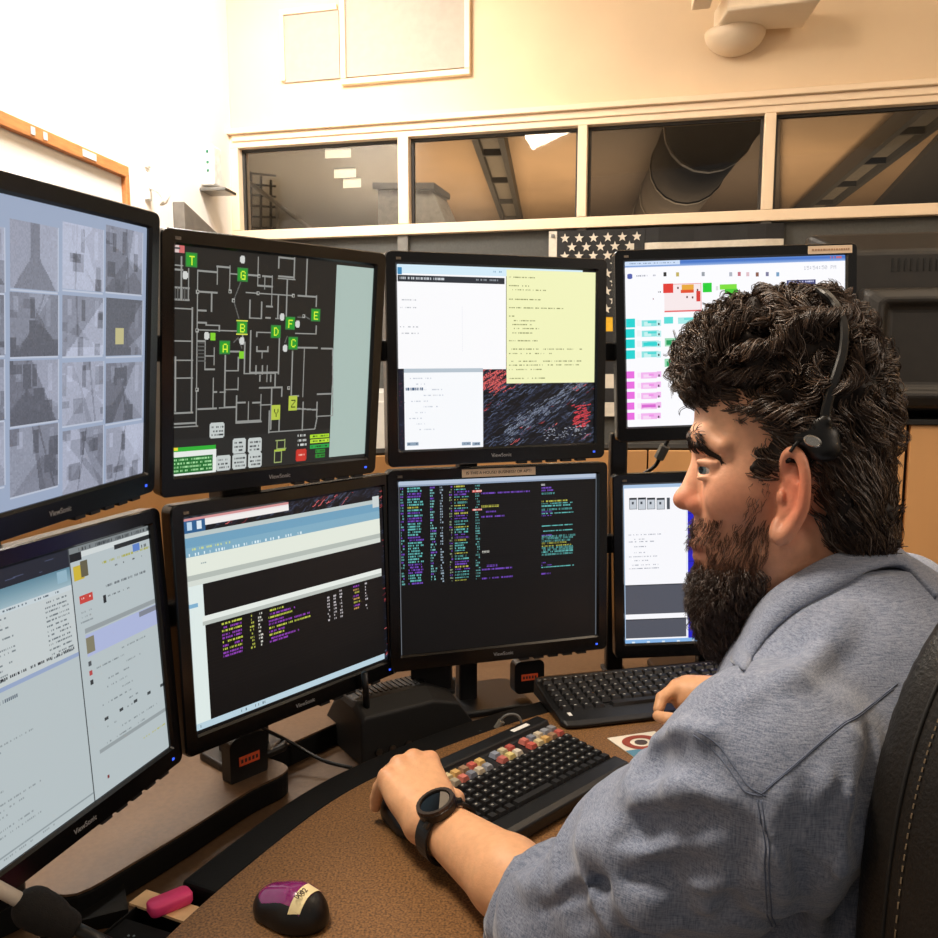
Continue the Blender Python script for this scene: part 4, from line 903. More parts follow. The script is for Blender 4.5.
# ================================================================== DESK
CORK = mat('cork_laminate', '#4c3420', .45, color2='#91693f', scale=380, detail=6, bump=.15, bscale=500, spec=.4)
SHELF = mat('brown_laminate', '#584330', .38, var=.12, scale=150, bump=.05, bscale=500)
EDGE = mat('black_edge_and_gap', '#080808', .7, spec=.2, bump=.1, bscale=400)
ZW, ZR, ZP = .75, .675, .715                       # worktop, rear surface, raised monitor shelf
def spl(P, n=8):
    """Catmull-Rom through 2D/3D points"""
    P = [np.array(p, float) for p in P]; Q = [2*P[0]-P[1]]+P+[2*P[-1]-P[-2]]; R = []
    for i in range(1, len(Q)-2):
        for t in np.linspace(0, 1, n, endpoint=False):
            a, b, c, d = Q[i-1:i+3]; R.append(.5*((2*b)+(-a+c)*t+(2*a-5*b+4*c-d)*t*t+(-a+3*b-3*c+d)*t**3))
    return R+[P[-1]]
edge_px = [(100, 1010), (165, 938), (238, 873), (330, 802), (400, 765), (470, 737), (545, 713), (640, 690), (760, 668)]
EP = spl([PZ(u, v, ZW)[:2] for u, v in edge_px])
poly = [tuple(p) for p in EP]+[(.95, 1.43), (1.0, 1.25), (.72, 1.18), (.33, 1.02), (.215, .86), (.17, .66), (.12, .50), (-.1, .40), (-.40, .40)]
wt = thing('worktop', 'brown speckled curved worktop the man leans on', 'desk', (.0, .8, 0))
def worldpart(mb, name, m, t, **k): o = mb.build(name, m, t, **k); o.matrix_parent_inverse = wm(t).inverted(); return o
worldpart(MB().prism(poly, ZW-.028, ZW), 'top', CORK, wt, bevel=.002)
n_ = len(EP); 
def offs(P, d):
    R = []
    for i, p in enumerate(P):
        t = P[min(i+1, len(P)-1)]-P[max(i-1, 0)]; t = t/np.linalg.norm(t); R.append(p+np.array([-t[1], t[0]])*d)
    return R
EB = EP[14:]                                        # black strip standing in for the shaded gap, from where the edge turns away
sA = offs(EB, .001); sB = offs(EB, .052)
worldpart(MB().prism([tuple(p) for p in sA]+[tuple(p) for p in sB[::-1]], ZW-.045, ZW-.003), 'gap_shade_strip', EDGE, wt, bevel=.004)
for x, y in ((-.25, .55), (.1, .72), (.75, 1.3)): worldpart(MB().box((x, y, (ZW-.03)/2), (.06, .06, ZW-.03)), 'leg', BLK, wt)
rs = thing('rear_desk', 'brown lower rear desk surface under the monitors', 'desk', (-.2, 1.3, 0))
rp = [(x*.985, y-.03) for x, y in PAN]; rp = [(-.98, .36)]+[(x+.03 if x < -.5 else x, y-.035) for x, y in PAN[1:]]
fr = [tuple(p) for p in offs(EP, .0)][::-1]
worldpart(MB().prism(rp+[(.86, 1.45)]+fr+[(-.5, .36)], ZR-.03, ZR), 'top', SHELF, rs)
worldpart(MB().box((-.3, 1.45, .32), (.5, .05, ZR*2-.74)), 'support_panel', BLK, rs)
worldpart(MB().box((.6, 1.75, .32), (.5, .05, ZR*2-.74)), 'support_panel', BLK, rs)
# raised shelf for the left and middle monitors
sh_px = [(38, 890), (77, 893), (134, 862), (192, 827), (250, 790), (282, 774), (286, 765), (262, 756)]
front = [PZ(u, v, ZP)[:2] for u, v in sh_px]
back = [np.array(q) for q in ((-.20, 1.42), (-.30, 1.52), (-.50, 1.46), (-.66, 1.25), (-.72, .95), (-.70, .70))]
po = [tuple(p) for p in spl(front, 4)]+[tuple(p) for p in back]
t = thing('monitor_shelf', 'long raised brown monitor shelf with a thick black edge at the left', 'shelf', (-.4, 1.1, ZR))
worldpart(MB().prism(po, ZP-.003, ZP), 'top', SHELF, t)
worldpart(MB().prism(po, ZR+.001, ZP-.0035), 'edge_band', EDGE, t, bevel=.003)
q = [PZ(u, v, .70)[:2] for u, v in ((405, 716), (470, 722), (560, 712), (590, 690), (700, 668), (930, 664))]
po = [tuple(p) for p in spl(q, 4)]+[(.95, 1.70), (.6, 1.78), (.1, 1.72), (-.12, 1.60)]
t = thing('monitor_shelf', 'raised brown monitor shelf behind the two keyboards', 'shelf', (.3, 1.5, ZR))
worldpart(MB().prism(po, .697, .70), 'top', SHELF, t); worldpart(MB().prism(po, ZR+.001, .6965), 'edge_band', EDGE, t, bevel=.003)

# ---- black dock / router with ribbed top
def ZB(u, v, z): return Vector(PZ(u, v, z))
A = ZB(362, 768, ZR); Bq = ZB(476, 735, ZR); d = (Bq-A); yaw = math.atan2(d.y, d.x); L = d.length
rt = thing('phone_dock', 'black sloped plastic dock with a ribbed top and stub aerial beside the hand', 'dock', tuple(A), (0, 0, yaw))
prof = [(0, 0), (0, .082), (.03, .100), (.085, .100), (.115, .075), (.15, .03), (.15, 0)]         # depth, height
b = MB(); b.loft([[(x, .0+y*1.0, z*s_) for y, z in prof] for x, s_ in ((0, .9), (.006, 1), (L*.62, 1.0), (L*.84, .82), (L, .22))]); b.build('casing', BLK2, rt, bevel=.006, seg=3)
for i in range(14): MB().box((.022+i*.0095, .062, .1005), (.0035, .036, .003)).build('rib', BLK, rt)
for x in (.03, .055, .085): MB().tube([(x, -.001, .02), (x, -.004, .02)], .006, 10).build('socket', METAL, rt)
MB().tube([(.02, .02, .09), (.012, .01, .155)], .0055, 10).build('aerial', BLK, rt, smooth=True)
b = MB(); b.prism([(L*.55, -.03), (L+.16, -.06), (L+.20, .06), (L*.9, .10)], 0, .012); 
t = thing('black_mat', 'flat black tray lying between the dock and the keyboards', 'tray', tuple(A), (0, 0, yaw)); b.build('mat', EDGE, t, bevel=.002)
def cable(name, label, pts, r, m, conn=None):
    t = thing(name, label, 'cable', tuple(pts[0])); b = MB(); b.tube([tuple(np.array(p)-np.array(pts[0])) for p in spl([np.array(p, float) for p in pts], 8)], r, 8); b.build('cord', m, t, smooth=True)
    if conn:
        p = Vector(np.array(pts[conn])-np.array(pts[0])); n = Vector(np.array(pts[conn+1])-np.array(pts[conn])).normalized()
        MB().tube([p-n*.014, p+n*.014], r*2.6, 8).build('connector', mat('grey_connector', '#77746c', .4), t, smooth=False)
GC = mat('grey_cable', '#6a6a68', .4); BC = mat('black_cable', '#0f0f0f', .4)
cable('usb_cable', 'grey cable arching with a connector in front of the middle stand', [ZB(495, 745, .72), ZB(497, 728, .745), ZB(505, 716, .765), ZB(518, 716, .765), ZB(524, 732, .74), ZB(526, 742, .72)], .0022, GC, 1)
cable('usb_cable', 'grey cable looping low behind the coloured keys', [ZB(432, 758, .72), ZB(452, 742, .735), ZB(480, 732, .745), ZB(505, 738, .735), ZB(518, 748, .72)], .0022, GC)
cable('power_cable', 'black cable running from the floor plan stand to the dock', [ZB(262, 728, .76), ZB(290, 742, .72), ZB(322, 760, .70), ZB(352, 768, .69)], .003, BC)
cable('power_cable', 'thin black cable hanging below the clock monitor', [PY(668, 440, 1.62), PY(662, 452, 1.62), PY(655, 466, 1.63), PY(640, 476, 1.64)], .004, BC, 1)

# ---- keyboards
def keycap(w, h, t): 
    b = MB(); b.loft([[(x, y, 0) for x, y in ((-w/2, -h/2), (w/2, -h/2), (w/2, h/2), (-w/2, h/2))], [((x-math.copysign(min(.0022, w*.16), x)), y*.74+.0005, t) for x, y in ((-w/2, -h/2), (w/2, -h/2), (w/2, h/2), (-w/2, h/2))]]); return b
KM = {}
def key(parent, x, y, z, w, h, t, m, glyph=True, rot=0):
    k = (round(w, 4), round(h, 4), t, m.name)
    if k not in KM:
        b = keycap(w, h, t); me = bpy.data.meshes.new('key'); me.from_pydata(b.v, [], b.f); me.materials.append(m); KM[k] = me
    o = link('key', KM[k], None, parent); o.location = (x, y, z)
    return o
LEG = mat('key_legend', '#9c9c98', .6)
def legends(parent, pts, z):
    b = MB()
    for x, y in pts: b.box((x+rc(-.001, .001), y+rc(-.001, .0015), z), (rc(.0015, .004), rc(.0015, .003), .0002))
    o = b.build('key_legends', LEG, parent); o['kind'] = 'stuff'
# coloured programmable keyboard: local x along the length, y toward the back
R0 = Vector(PZ(632, 766, ZW+.02)); LD = Vector((-.715, -.70, 0)).normalized(); BD = Vector((-.70, .715, 0)).normalized()
c0 = R0+LD*.145+BD*.088; yaw = math.atan2(-LD.y, -LD.x)
kb = thing('programmable_keyboard', 'black keyboard with rows of coloured keys, under the left wrist', 'keyboard', (c0.x, c0.y, ZW+.0005), (0, 0, yaw))
b = MB(); pr = [(-.088, .003), (-.088, .018), (-.080, .023), (-.058, .024), (-.052, .018), (.062, .030), (.066, .038), (.088, .038), (.088, .003)]
b.loft([[(x, y, z) for y, z in pr] for x in (-.147, -.145, .145, .147)]); b.build('case', BLK, kb, bevel=.003)
cols = ['#c9b878', '#b0554a', '#b86a5e', '#c8bfae', '#c9a766', '#6f7480', '#77757c', '#8a8578', '#b9ad98', '#b5564a', '#7f8694', '#858890', '#c5b489', '#b3a787', '#7d7c80', '#c09a5e', '#a94e46', '#b0625a', '#8d6f56', '#98907c']
KW = .0142; sl = (.030-.018)/(.062+.052); leg = []
for r_ in range(2):
    for c_ in range(19):
        if c_ in (9, 13): continue
        x = -.138+c_*.0152; y = .050-r_*.0145; m = mat('keycap_'+cols[(c_*3+r_*7) % 20][1:], cols[(c_*3+r_*7) % 20], .45, var=.05)
        o = key(kb, x, y, .019+(y+.052)*sl, KW-.0006, .0132, .006, m); leg.append((x, y))
for r_ in range(6):
    for c_ in range(19):
        x = -.138+c_*.0152; y = .0195-r_*.0135
        if r_ == 5 and 5 < c_ < 11:
            if c_ == 8: key(kb, x, y, .019+(y+.052)*sl, KW*5, .0122, .006, KEYM)
            continue
        key(kb, x, y, .019+(y+.052)*sl, KW-.0008, .0122, .006, KEYM)
legends(kb, [(-.138+c_*.0152, .0195-r_*.0135) for r_ in range(6) for c_ in range(19)], 0) if 0 else None
b = MB()
for r_ in range(5):
    for c_ in range(19):
        x = -.138+c_*.0152; y = .0195-r_*.0135; b.box((x-.001, y+.001, .0254+(y+.052)*sl), (.003, .0025, .0003))
o = b.build('key_legends', LEG, kb); o['kind'] = 'stuff'
MB().box((.095, .0765, .0383), (.035, .008, .0006)).build('indicator_label', WHITE, kb)
# second keyboard
F0 = Vector(PZ(566, 722, ZW+.012)); LD = Vector((.969, .245, 0)).normalized(); BD = Vector((-.245, .969, 0)).normalized()
c0 = F0+LD*.22+BD*.078; yaw = math.atan2(LD.y, LD.x)
kb = thing('black_keyboard', 'full size black keyboard under the right hand, in front of the white page monitor', 'keyboard', (c0.x, c0.y, ZW+.0005), (0, 0, yaw))
pr = [(-.085, .002), (-.085, .007), (-.076, .011), (-.045, .016), (-.040, .014), (.066, .024), (.070, .028), (.080, .027), (.080, .002)]
b = MB(); b.loft([[(x, y*s_, z) for y, z in pr] for x, s_ in ((-.226, .80), (-.220, .96), (-.2, 1), (.2, 1), (.22, .96), (.226, .8))]); b.build('case', BLK, kb, bevel=.003)
b = MB(); sl = .010/.106
for r_ in range(6):
    x = -.200; y = .055-r_*.0185-(.003 if r_ else 0)
    for c_ in range(21):
        X = -.206+c_*.0190+(.006 if c_ > 14 else 0)+(.004 if c_ > 17 else 0)
        if r_ == 5 and 4 <= c_ <= 9:
            if c_ == 7: key(kb, X, y, .0145+(y+.04)*sl, .108, .0165, .006, KEYM)
            continue
        if r_ in (3,) and 15 <= c_ <= 17: continue
        if r_ == 4 and c_ in (15, 17): continue
        key(kb, X, y, .0145+(y+.04)*sl, .0176, .0165, .006, KEYM); b.box((X-.002, y+.002, .0209+(y+.04)*sl), (.0035, .003, .0003))
o = b.build('key_legends', LEG, kb); o['kind'] = 'stuff'
MB().box((-.206, -.058, .0145), (.006, .012, .0006)).build('keyboard_mark', WHITE, kb)

# ---- small things on the desk
c0 = PZ(291, 917, ZW+.0)
ms = thing('purple_mouse', 'purple and black computer mouse with a paper strip, at the bottom of the frame', 'mouse', (c0[0], c0[1], ZW), (0, 0, math.radians(-28)))
def mouse_sdf(sx, sy, sz):
    S = SDF(); S.ell((0, 0, .006), (sx, sy, sz), k=.001); S.ell((sx*.28, 0, .010), (sx*.72, sy*.93, sz*1.02), k=.01)
    S.ell((-sx*.5, 0, .008), (sx*.5, sy*.85, sz*.62), k=.008); S.plane((0, 0, .001), (0, 0, -1), (-1, -1, -1), (1, 1, 1), .002); return S
S = mouse_sdf(.042, .027, .027); V, F = S.mesh((-.06, -.04, -.01), (.06, .04, .05), .0014)
def split_faces(V, F, test):
    c = V[F].mean(1); m = test(c)
    def sub(mask):
        f = F[mask]; u, inv = np.unique(f, return_inverse=True); return V[u], inv.reshape(-1, 4)
    return sub(m), sub(~m)
(Va, Fa), (Vb, Fb) = split_faces(V, F, lambda c: (c[:, 2] > .018-.10*c[:, 0]*(c[:, 0] < 0)) & (np.abs(c[:, 1]) < .020) & (c[:, 0] < .028))
link('top_shell', fast_mesh('top_shell', Va+np.array([0, 0, .0004]), Fa, True), mat('purple_gloss', '#7d1c62', .18, coat=.6, var=.05, spec=.6), ms)
link('base', fast_mesh('base', Vb, Fb, True), BLK, ms)
MB().tube([(-.024, -.0026, .0215), (-.024, .0026, .0215)], .006, 14).build('scroll_wheel', BLK2, ms)
zz = lambda x, y: next((h for h in np.linspace(.05, 0, 101) if S.at(np.array([[x, y, h]]))[0] < 0), 0)
rows = [(.012+.006*0, y) for y in np.linspace(-.024, .010, 12)]
b = MB(); b.loft([[(x0+.004, y, zz(x0+.004, y)+.0012), (x0+.016, y+.005, zz(x0+.016, y+.005)+.0012), (x0+.016, y+.005, zz(x0+.016, y+.005)+.0017), (x0+.004, y, zz(x0+.004, y)+.0017)] for x0, y in rows]); o = b.build('paper_strip', mat('mouse_paper', '#e8d9a8', .7), ms)
l = link('strip_text', text_mesh('0002', .0085), PRINT, o); sl_ = math.atan2(zz(.016, -.008)-zz(.028, -.008), .012); l.location = (.021, -.008, zz(.021, -.008)+.0030); l.rotation_euler = (sl_*.8, 0, math.radians(90))
c0 = PZ(386, 832, ZW)
m2 = thing('black_mouse', 'black mouse held under the left hand', 'mouse', (c0[0]+.026, c0[1]+.026, ZW+.0006), (0, 0, math.radians(116)))
S = mouse_sdf(.052, .030, .024); V, F = S.mesh((-.065, -.04, -.01), (.065, .04, .05), .002); link('shell', fast_mesh('shell', V, F, True), BLK, m2)
MB().tube([(.030, -.003, .026), (.030, .003, .026)], .006, 12).build('scroll_wheel', BLK2, m2)
# card under the sleeve
a_, b_, c_, d_ = [Vector(PZ(u, v, ZW+.0015)) for u, v in ((607, 738), (655, 731), (672, 752), (634, 757))]
cen = (a_+b_+c_+d_)/4; cd = thing('printed_card', 'white card with a red round emblem and blue foot lying beside the keyboard', 'card', tuple(cen))
loc = lambda q: tuple(Vector(q)-cen)
b = MB(); b.loft([[(*loc(p)[:2], -.0009) for p in (a_, b_, c_, d_)], [(*loc(p)[:2], .0) for p in (a_, b_, c_, d_)]]); b.build('card', mat('card_white', '#ddd6c6', .5, var=.03), cd)
p = lambda s, t_: tuple((a_*(1-s)+b_*s)*(1-t_)+(d_*(1-s)+c_*s)*t_-cen)
b = MB(); b.loft([[(*p(*q)[:2], .0001) for q in ((0, .70), (1, .70), (1, 1), (0, 1))], [(*p(*q)[:2], .0005) for q in ((0, .70), (1, .70), (1, 1), (0, 1))]]); b.build('blue_band', mat('card_blue', '#4f7f99', .5), cd)
b = MB(); n = 32
b.loft([[(*p(.52+r*1.15*math.cos(2*math.pi*i/n), .42+r*math.sin(2*math.pi*i/n))[:2], .0006) for i in range(n)] for r in (.20, .34)], caps=False); b.build('emblem_ring', mat('emblem_red', '#8c3a26', .5), cd)
b = MB(); b.loft([[(*p(.52+r*1.15*math.cos(2*math.pi*i/12), .42+r*math.sin(2*math.pi*i/12))[:2], z) for i in range(12)] for r, z in ((.12, .0002), (.12, .0007))]); b.build('emblem_centre', mat('emblem_dark', '#4a3a34', .5), cd)
# microphone on its arm, box with note and pink eraser, bottom left
A = Vector(PZ(-14, 882, .87)); Bm = Vector(PZ(34, 908, .835)); C_ = Vector(PZ(66, 924, .81))
mc = thing('microphone', 'desk microphone with a pale stem and black foam head at the bottom left', 'microphone', tuple(A))
MB().tube([(A-A)-(Bm-A)*2.2, Bm-A], .0065, 14).build('stem', mat('pale_stem', '#cfc6b8', .35, var=.04), mc, smooth=True)
S = SDF(); a1 = np.array(Bm-A); a2 = np.array(C_-A); S.cone(a1, a2, .0165, .0135, .004); S.cone(a1, a1+(a2-a1)*.4, .0175, .017, .006)
V, F = S.mesh(np.minimum(a1, a2)-.035, np.maximum(a1, a2)+.035, .0025, lambda P: vnoise(P, 500)*.0012); link('foam_cover', fast_mesh('foam', V, F, True), mat('black_foam', '#131110', .95, bump=.6, bscale=900), mc)
e = Vector(PZ(112, 946, .79))-A; MB().tube([a2*1.0, e], .006, 10).build('neck', BLK, mc, smooth=True)
base = (A-(Bm-A)*2.1); bl = base-A
MB().tube([tuple(bl), (bl.x-.01, bl.y, ZR+.012-A.z)], .007, 10).build('support_arm', BLK, mc, smooth=True)
MB().tube([(bl.x-.01, bl.y, ZR-A.z+.0005), (bl.x-.01, bl.y, ZR-A.z+.014)], .05, 24).build('base', BLK, mc)
c0 = Vector(PZ(148, 930, ZR+.06))
bx = thing('black_box', 'black box with an open top at the bottom left beside the worktop', 'box', (c0.x, c0.y, ZR+.0005), (0, 0, math.radians(-22)))
b = MB(); 
for q in (((0, 0, .002), (.085, .07, .004)), ((-.0415, 0, .03), (.002, .07, .056)), ((.0415, 0, .03), (.002, .07, .056)), ((0, -.034, .03), (.085, .002, .056)), ((0, .034, .03), (.085, .002, .056)), ((0, -.012, .054), (.083, .044, .003))): b.box(*q)
b.build('case', EDGE, bx); 
for i in range(5): MB().tube([(-.012+.005*math.cos(i*1.26), -.014+.005*math.sin(i*1.26), .0554), (-.012+.005*math.cos(i*1.26), -.014+.005*math.sin(i*1.26), .0564)], .0013, 8).build('dot', METAL, bx)
nt_ = thing('sticky_note', 'cream paper slip under the pink eraser', 'paper', (c0.x+.006, c0.y+.040, ZR+.0585), (.0, 0, math.radians(-24)))
MB().box((0, 0, 0), (.085, .026, .003)).build('slip', mat('cream_paper', '#e2bd8e', .7), nt_)
pk = thing('pink_eraser', 'bright pink eraser lying across the cream slip', 'eraser', (c0.x+.010, c0.y+.038, ZR+.0605), (0, 0, math.radians(40)))
b = MB(); b.loft([[(x*.96, y*.93, .0) for x, y in rrect(.047, .023, .007)], [(x, y, .002) for x, y in rrect(.047, .023, .007)], [(x, y, .010) for x, y in rrect(.047, .023, .007)], [(x*.94, y*.88, .012) for x, y in rrect(.047, .023, .007)]])
b.build('body', mat('pink_rubber', '#e83f7e', .45, var=.03), pk, smooth=True)
t = thing('black_tray', 'black angular tray beside the microphone head', 'tray', tuple(Vector(PZ(92, 915, ZR+.0005))), (0, 0, math.radians(15)))
b = MB(); b.loft([[(-.05, -.03, 0), (.045, -.03, 0), (.03, .04, 0), (-.04, .03, 0)], [(-.05, -.03, .01), (.045, -.03, .02), (.03, .04, .020), (-.04, .03, .012)]]); b.build('tray_body', EDGE, t)

# ================================================================== THE MAN
D0 = .85
HX, HU, HD = np.array([1., 0, 0]), np.array([0, sn_, cs_]), np.array([0, cs_, -sn_])
HA = np.stack([HX, HU, HD])
def HP(u, v, w=0.0): return PD(u, v, D0+w)
def rotA(deg, A=HA):                             # turn the first two axes in the profile plane
    a = math.radians(deg); return np.stack([A[0]*math.cos(a)+A[1]*math.sin(a), -A[0]*math.sin(a)+A[1]*math.cos(a), A[2]])
def local(P):                                    # head-centred mm: right, up, away
    q = P-HP(785, 460, 0); return q@HX*1000, q@HU*1000, q@HD*1000
Ld = np.array([-.61, -.79, 0.]); Fd = np.array([-.79, .61, 0.]); TA = np.stack([Ld, Fd, np.array([0, 0, 1.])])
SLp = np.array([.232, .625, 1.008]); El = np.array([.106, .728, .800]); Wr = np.array([-.040, .930, .797])
SRp = np.array([.520, 1.010, 1.020]); Er = np.array([.475, 1.215, .825]); Wrr = np.array([.352, 1.300, .800])
man = thing('person', 'bearded man with curly dark hair and blue grey shirt, seated in profile', 'person', (.40, .82, 0))

B = SDF()                                        # --- head and neck
B.ell(HP(800, 425), (.084, .078, .072), HA, .02); B.ell(HP(826, 472), (.060, .064, .064), HA, .03)
B.ell(HP(748, 412), (.050, .056, .061), HA, .03); B.ell(HP(755, 490), (.058, .076, .060), HA, .03)
for s_ in (-1, 1):
    B.ell(HP(738, 496, s_*.040), (.028, .024, .013), HA, .03)
    B.cone(HP(788, 540, s_*.050), HP(732, 588, s_*.018), .019, .018, .02)
for s_ in (-1, 1): B.chain([HP(702, 438, 0), HP(704, 438, s_*.024), HP(722, 446, s_*.046)], [.0095, .0088, .006], .014)
B.ell(HP(722, 538), (.027, .032, .030), HA, .02); B.ell(HP(757, 560), (.046, .036, .050), HA, .03); B.ell(HP(722, 588), (.024, .024, .026), HA, .02)
B.cone(HP(705, 455), HP(690, 492), .0095, .0105, .010); B.ell(HP(685.5, 499.5), (.0125, .0105, .0125), HA, .007)
for s_ in (-1, 1): B.ell(HP(697, 505.5, s_*.0115), (.0115, .0085, .0062), HA, .004)
B.ell(HP(701, 545), (.0095, .006, .020), HA, .005); B.ell(HP(703, 557), (.009, .0065, .018), HA, .005)
for s_ in (-1, 1):
    B.ell(HP(698, 467, s_*.034), (.014, .010, .015), HA, .010, 's')
    B.ell(HP(711, 469, s_*.030), (.0138, .0132, .0138), HA, .004)
    B.cone(HP(699, 462, s_*.034), HP(716, 463, s_*.044), .0032, .0025, .003)
    B.cone(HP(699, 478, s_*.034), HP(716, 480, s_*.044), .0026, .0022, .004)
    B.ell(HP(698.5, 470, s_*.040), (.0105, .0046, .0125), rotA(-8), .0015, 's')
B.ell(HP(697, 510, -.006), (.005, .0025, .003), HA, .002, 's')
def ear(s_):
    w0 = .068
    pts = [(785, 476, .0), (784, 464, .004), (787, 455, .010), (794, 451, .016), (801, 459, .020), (805, 474, .022), (805, 492, .021), (802, 509, .018), (795, 522, .013), (787, 533, .009), (780, 538, .005), (776, 532, .003), (778, 520, .0)]
    B.ell(HP(790, 492, s_*(w0+.002)), (.009, .036, .011), rotA(-10), .005)
    q_ = spl(pts, 3); B.chain([HP(u, v, s_*(w0+w)) for u, v, w in q_], list(np.interp(np.linspace(0, 12, len(q_)), range(13), [.0034, .0036, .0038, .004, .004, .004, .0043, .0048, .0056, .0062, .0062, .005, .004])), .0035)
    B.chain([HP(u, v, s_*(w0+w)) for u, v, w in ((797, 468, .010), (798, 485, .012), (795, 505, .010), (788, 516, .006))], [.003, .0034, .0034, .003], .003)
    B.ell(HP(787, 494, s_*(w0+.016)), (.0055, .017, .012), rotA(-8), .003, 's')
    B.ell(HP(790, 465, s_*(w0+.018)), (.0022, .008, .003), rotA(-8), .003, 's')
    B.ell(HP(781, 497, s_*(w0+.004)), (.004, .007, .006), HA, .003)
ear(-1); ear(1)
NH = len(B.p)
B.cone(HP(806, 530), HP(850, 650, .0), .060, .068, .02); B.cone(HP(772, 575), HP(820, 660), .042, .052, .03)
# arms
B.cone(El, El*.55+Wr*.45, .040, .041, .01); B.cone(El*.55+Wr*.45, Wr, .041, .027, .01)
fdir = (Wr-El)/np.linalg.norm(Wr-El); side = np.cross(fdir, [0, 0, 1.]); side /= np.linalg.norm(side)     # toward the thumb side
HF = np.array([-.44, .90, 0.0]); HF /= np.linalg.norm(HF); HS = np.array([.90, .44, 0.]); UP = np.array([0, 0, 1.])
B.cone(Wr-side*.008, Wr+side*.008, .0255, .0255, .008)
K0 = Wr+HF*.086+UP*.036                            # middle knuckle
def finger(S, k, dirs, lens, rads, kk=.0022):
    pts = [k]
    for d, l in zip(dirs, lens): d = np.array(d, float); pts.append(pts[-1]+d/np.linalg.norm(d)*l)
    S.chain(pts, rads, kk)
for i, (lat, fw, dz) in enumerate(((.030, -.003, -.004), (.010, .003, 0), (-.011, -.001, -.002), (-.030, -.011, -.009))):
    k = K0+HS*lat+HF*fw+UP*dz
    B.cone(Wr+HS*lat*.55+UP*.006+HF*.008, k, .0165, .0108, .012)
    B.cone(Wr+HS*lat*.55-UP*.006+HF*.008, k-UP*.010, .0165, .0105, .012)
    B.ell(k+UP*.0015, (.0105, .0105, .0095), k=.004)
    f = (1, .97, .92, .80)[i]; sp = HS*(lat*3.2-.02); a1, a2, a3 = (38, 62, 80)
    dd = [HF*math.cos(math.radians(q))-UP*math.sin(math.radians(q))+sp*.6 for q in (a1+(10 if i == 3 else 0), a2, a3)]
    finger(B, k, dd, (.040*f, .024*f, .017*f), (.0108, .0096, .0088, .0078) if i < 3 else (.0102, .0090, .0080, .0070))
finger(B, Wr+HS*.026+HF*.022-UP*.004, [HF*.8+HS*.65-UP*.15, HF*.95+HS*.15-UP*.25, HF*.95-HS*.2-UP*.3], (.036, .028, .022), (.016, .0125, .0108, .009), .004)
B.ell(Wr+HF*.045+UP*.012, (.036, .040, .018), np.stack([HS, HF, UP]), .015)
# right hand
B.cone(Er, Wrr, .040, .028, .01)
rk = PZ(700, 692, .806); ri = [PZ(722, 700, .806), PZ(697, 690, .812), PZ(674, 689, .812), PZ(662, 698, .803), PZ(658.5, 709, .790)]
B.chain(ri, [.012, .0112, .0105, .0096, .0086], .003)
B.chain([PZ(735, 715, .792), PZ(690, 722, .789), PZ(668, 719, .789), PZ(658, 716, .788)], [.015, .0115, .0098, .0085], .003)
B.chain([ri[0]+[.004, .018, 0], ri[1]+[.004, .020, -.001], ri[2]+[.008, .021, -.004], ri[2]+[-.006, .020, -.022]], [.012, .011, .0100, .009], .003)
B.chain([ri[0]+[.008, .036, -.002], ri[1]+[.012, .039, -.004], ri[2]+[.020, .040, -.010], ri[2]+[.010, .038, -.026]], [.012, .011, .0095, .0085], .003)
B.chain([ri[0]+[.014, .052, -.004], ri[1]+[.020, .056, -.008], ri[2]+[.034, .056, -.014], ri[2]+[.026, .052, -.028]], [.011, .010, .0088, .008], .003)
B.ell(ri[0]+np.array([.030, .014, -.008]), (.045, .040, .018), k=.015); B.cone(ri[0]+np.array([.03, .015, -.006]), Wrr, .026, .027, .015)
# hidden trunk and legs
B.ell((.375, .805, .91), (.165, .115, .20), TA, .05); B.ell((.37, .81, .72), (.155, .14, .18), TA, .05)
B.cone(HP(850, 650), (.39, .80, .98), .066, .09, .04)
B.cone((.23, .645, 1.01), (.36, .80, 1.05), .055, .05, .03); B.cone((.50, .985, 1.01), (.36, .80, 1.05), .055, .05, .03)
B.cone(SLp, El, .060, .048, .02); B.cone(SRp, Er, .060, .048, .02)
T = SDF()
hipL = np.array([.33, .73, .53]); hipR = np.array([.45, .89, .53]); knL = hipL+Fd*.42+Ld*.03; knR = hipR+Fd*.42-Ld*.05; knL[2] = knR[2] = .54; anL = knL+Fd*.05; anL[2] = .10; anR = knR+Fd*.05; anR[2] = .10
T.ell((.40, .81, .57), (.19, .15, .13), TA, .04)
for h_, k_, a_2 in ((hipL, knL, anL), (hipR, knR, anR)): T.cone(h_, k_, .095, .070, .03); T.cone(k_, a_2, .070, .052, .02)
parts = []
for lo, hi, h in ((HP(655, 320, 0)-[0, .13, .36], HP(900, 330, 0)+[0, .13, .02], .0022), ((-.15, .70, .74), (.14, 1.09, .90), .0018), ((.16, 1.20, .74), (.50, 1.44, .90), .0024), ((.05, .50, .48), (.72, 1.30, 1.10), .008)):
    V, F = B.mesh(lo, hi, h); V = smooth_mesh(V, F, 1, .4); parts.append((V, F))
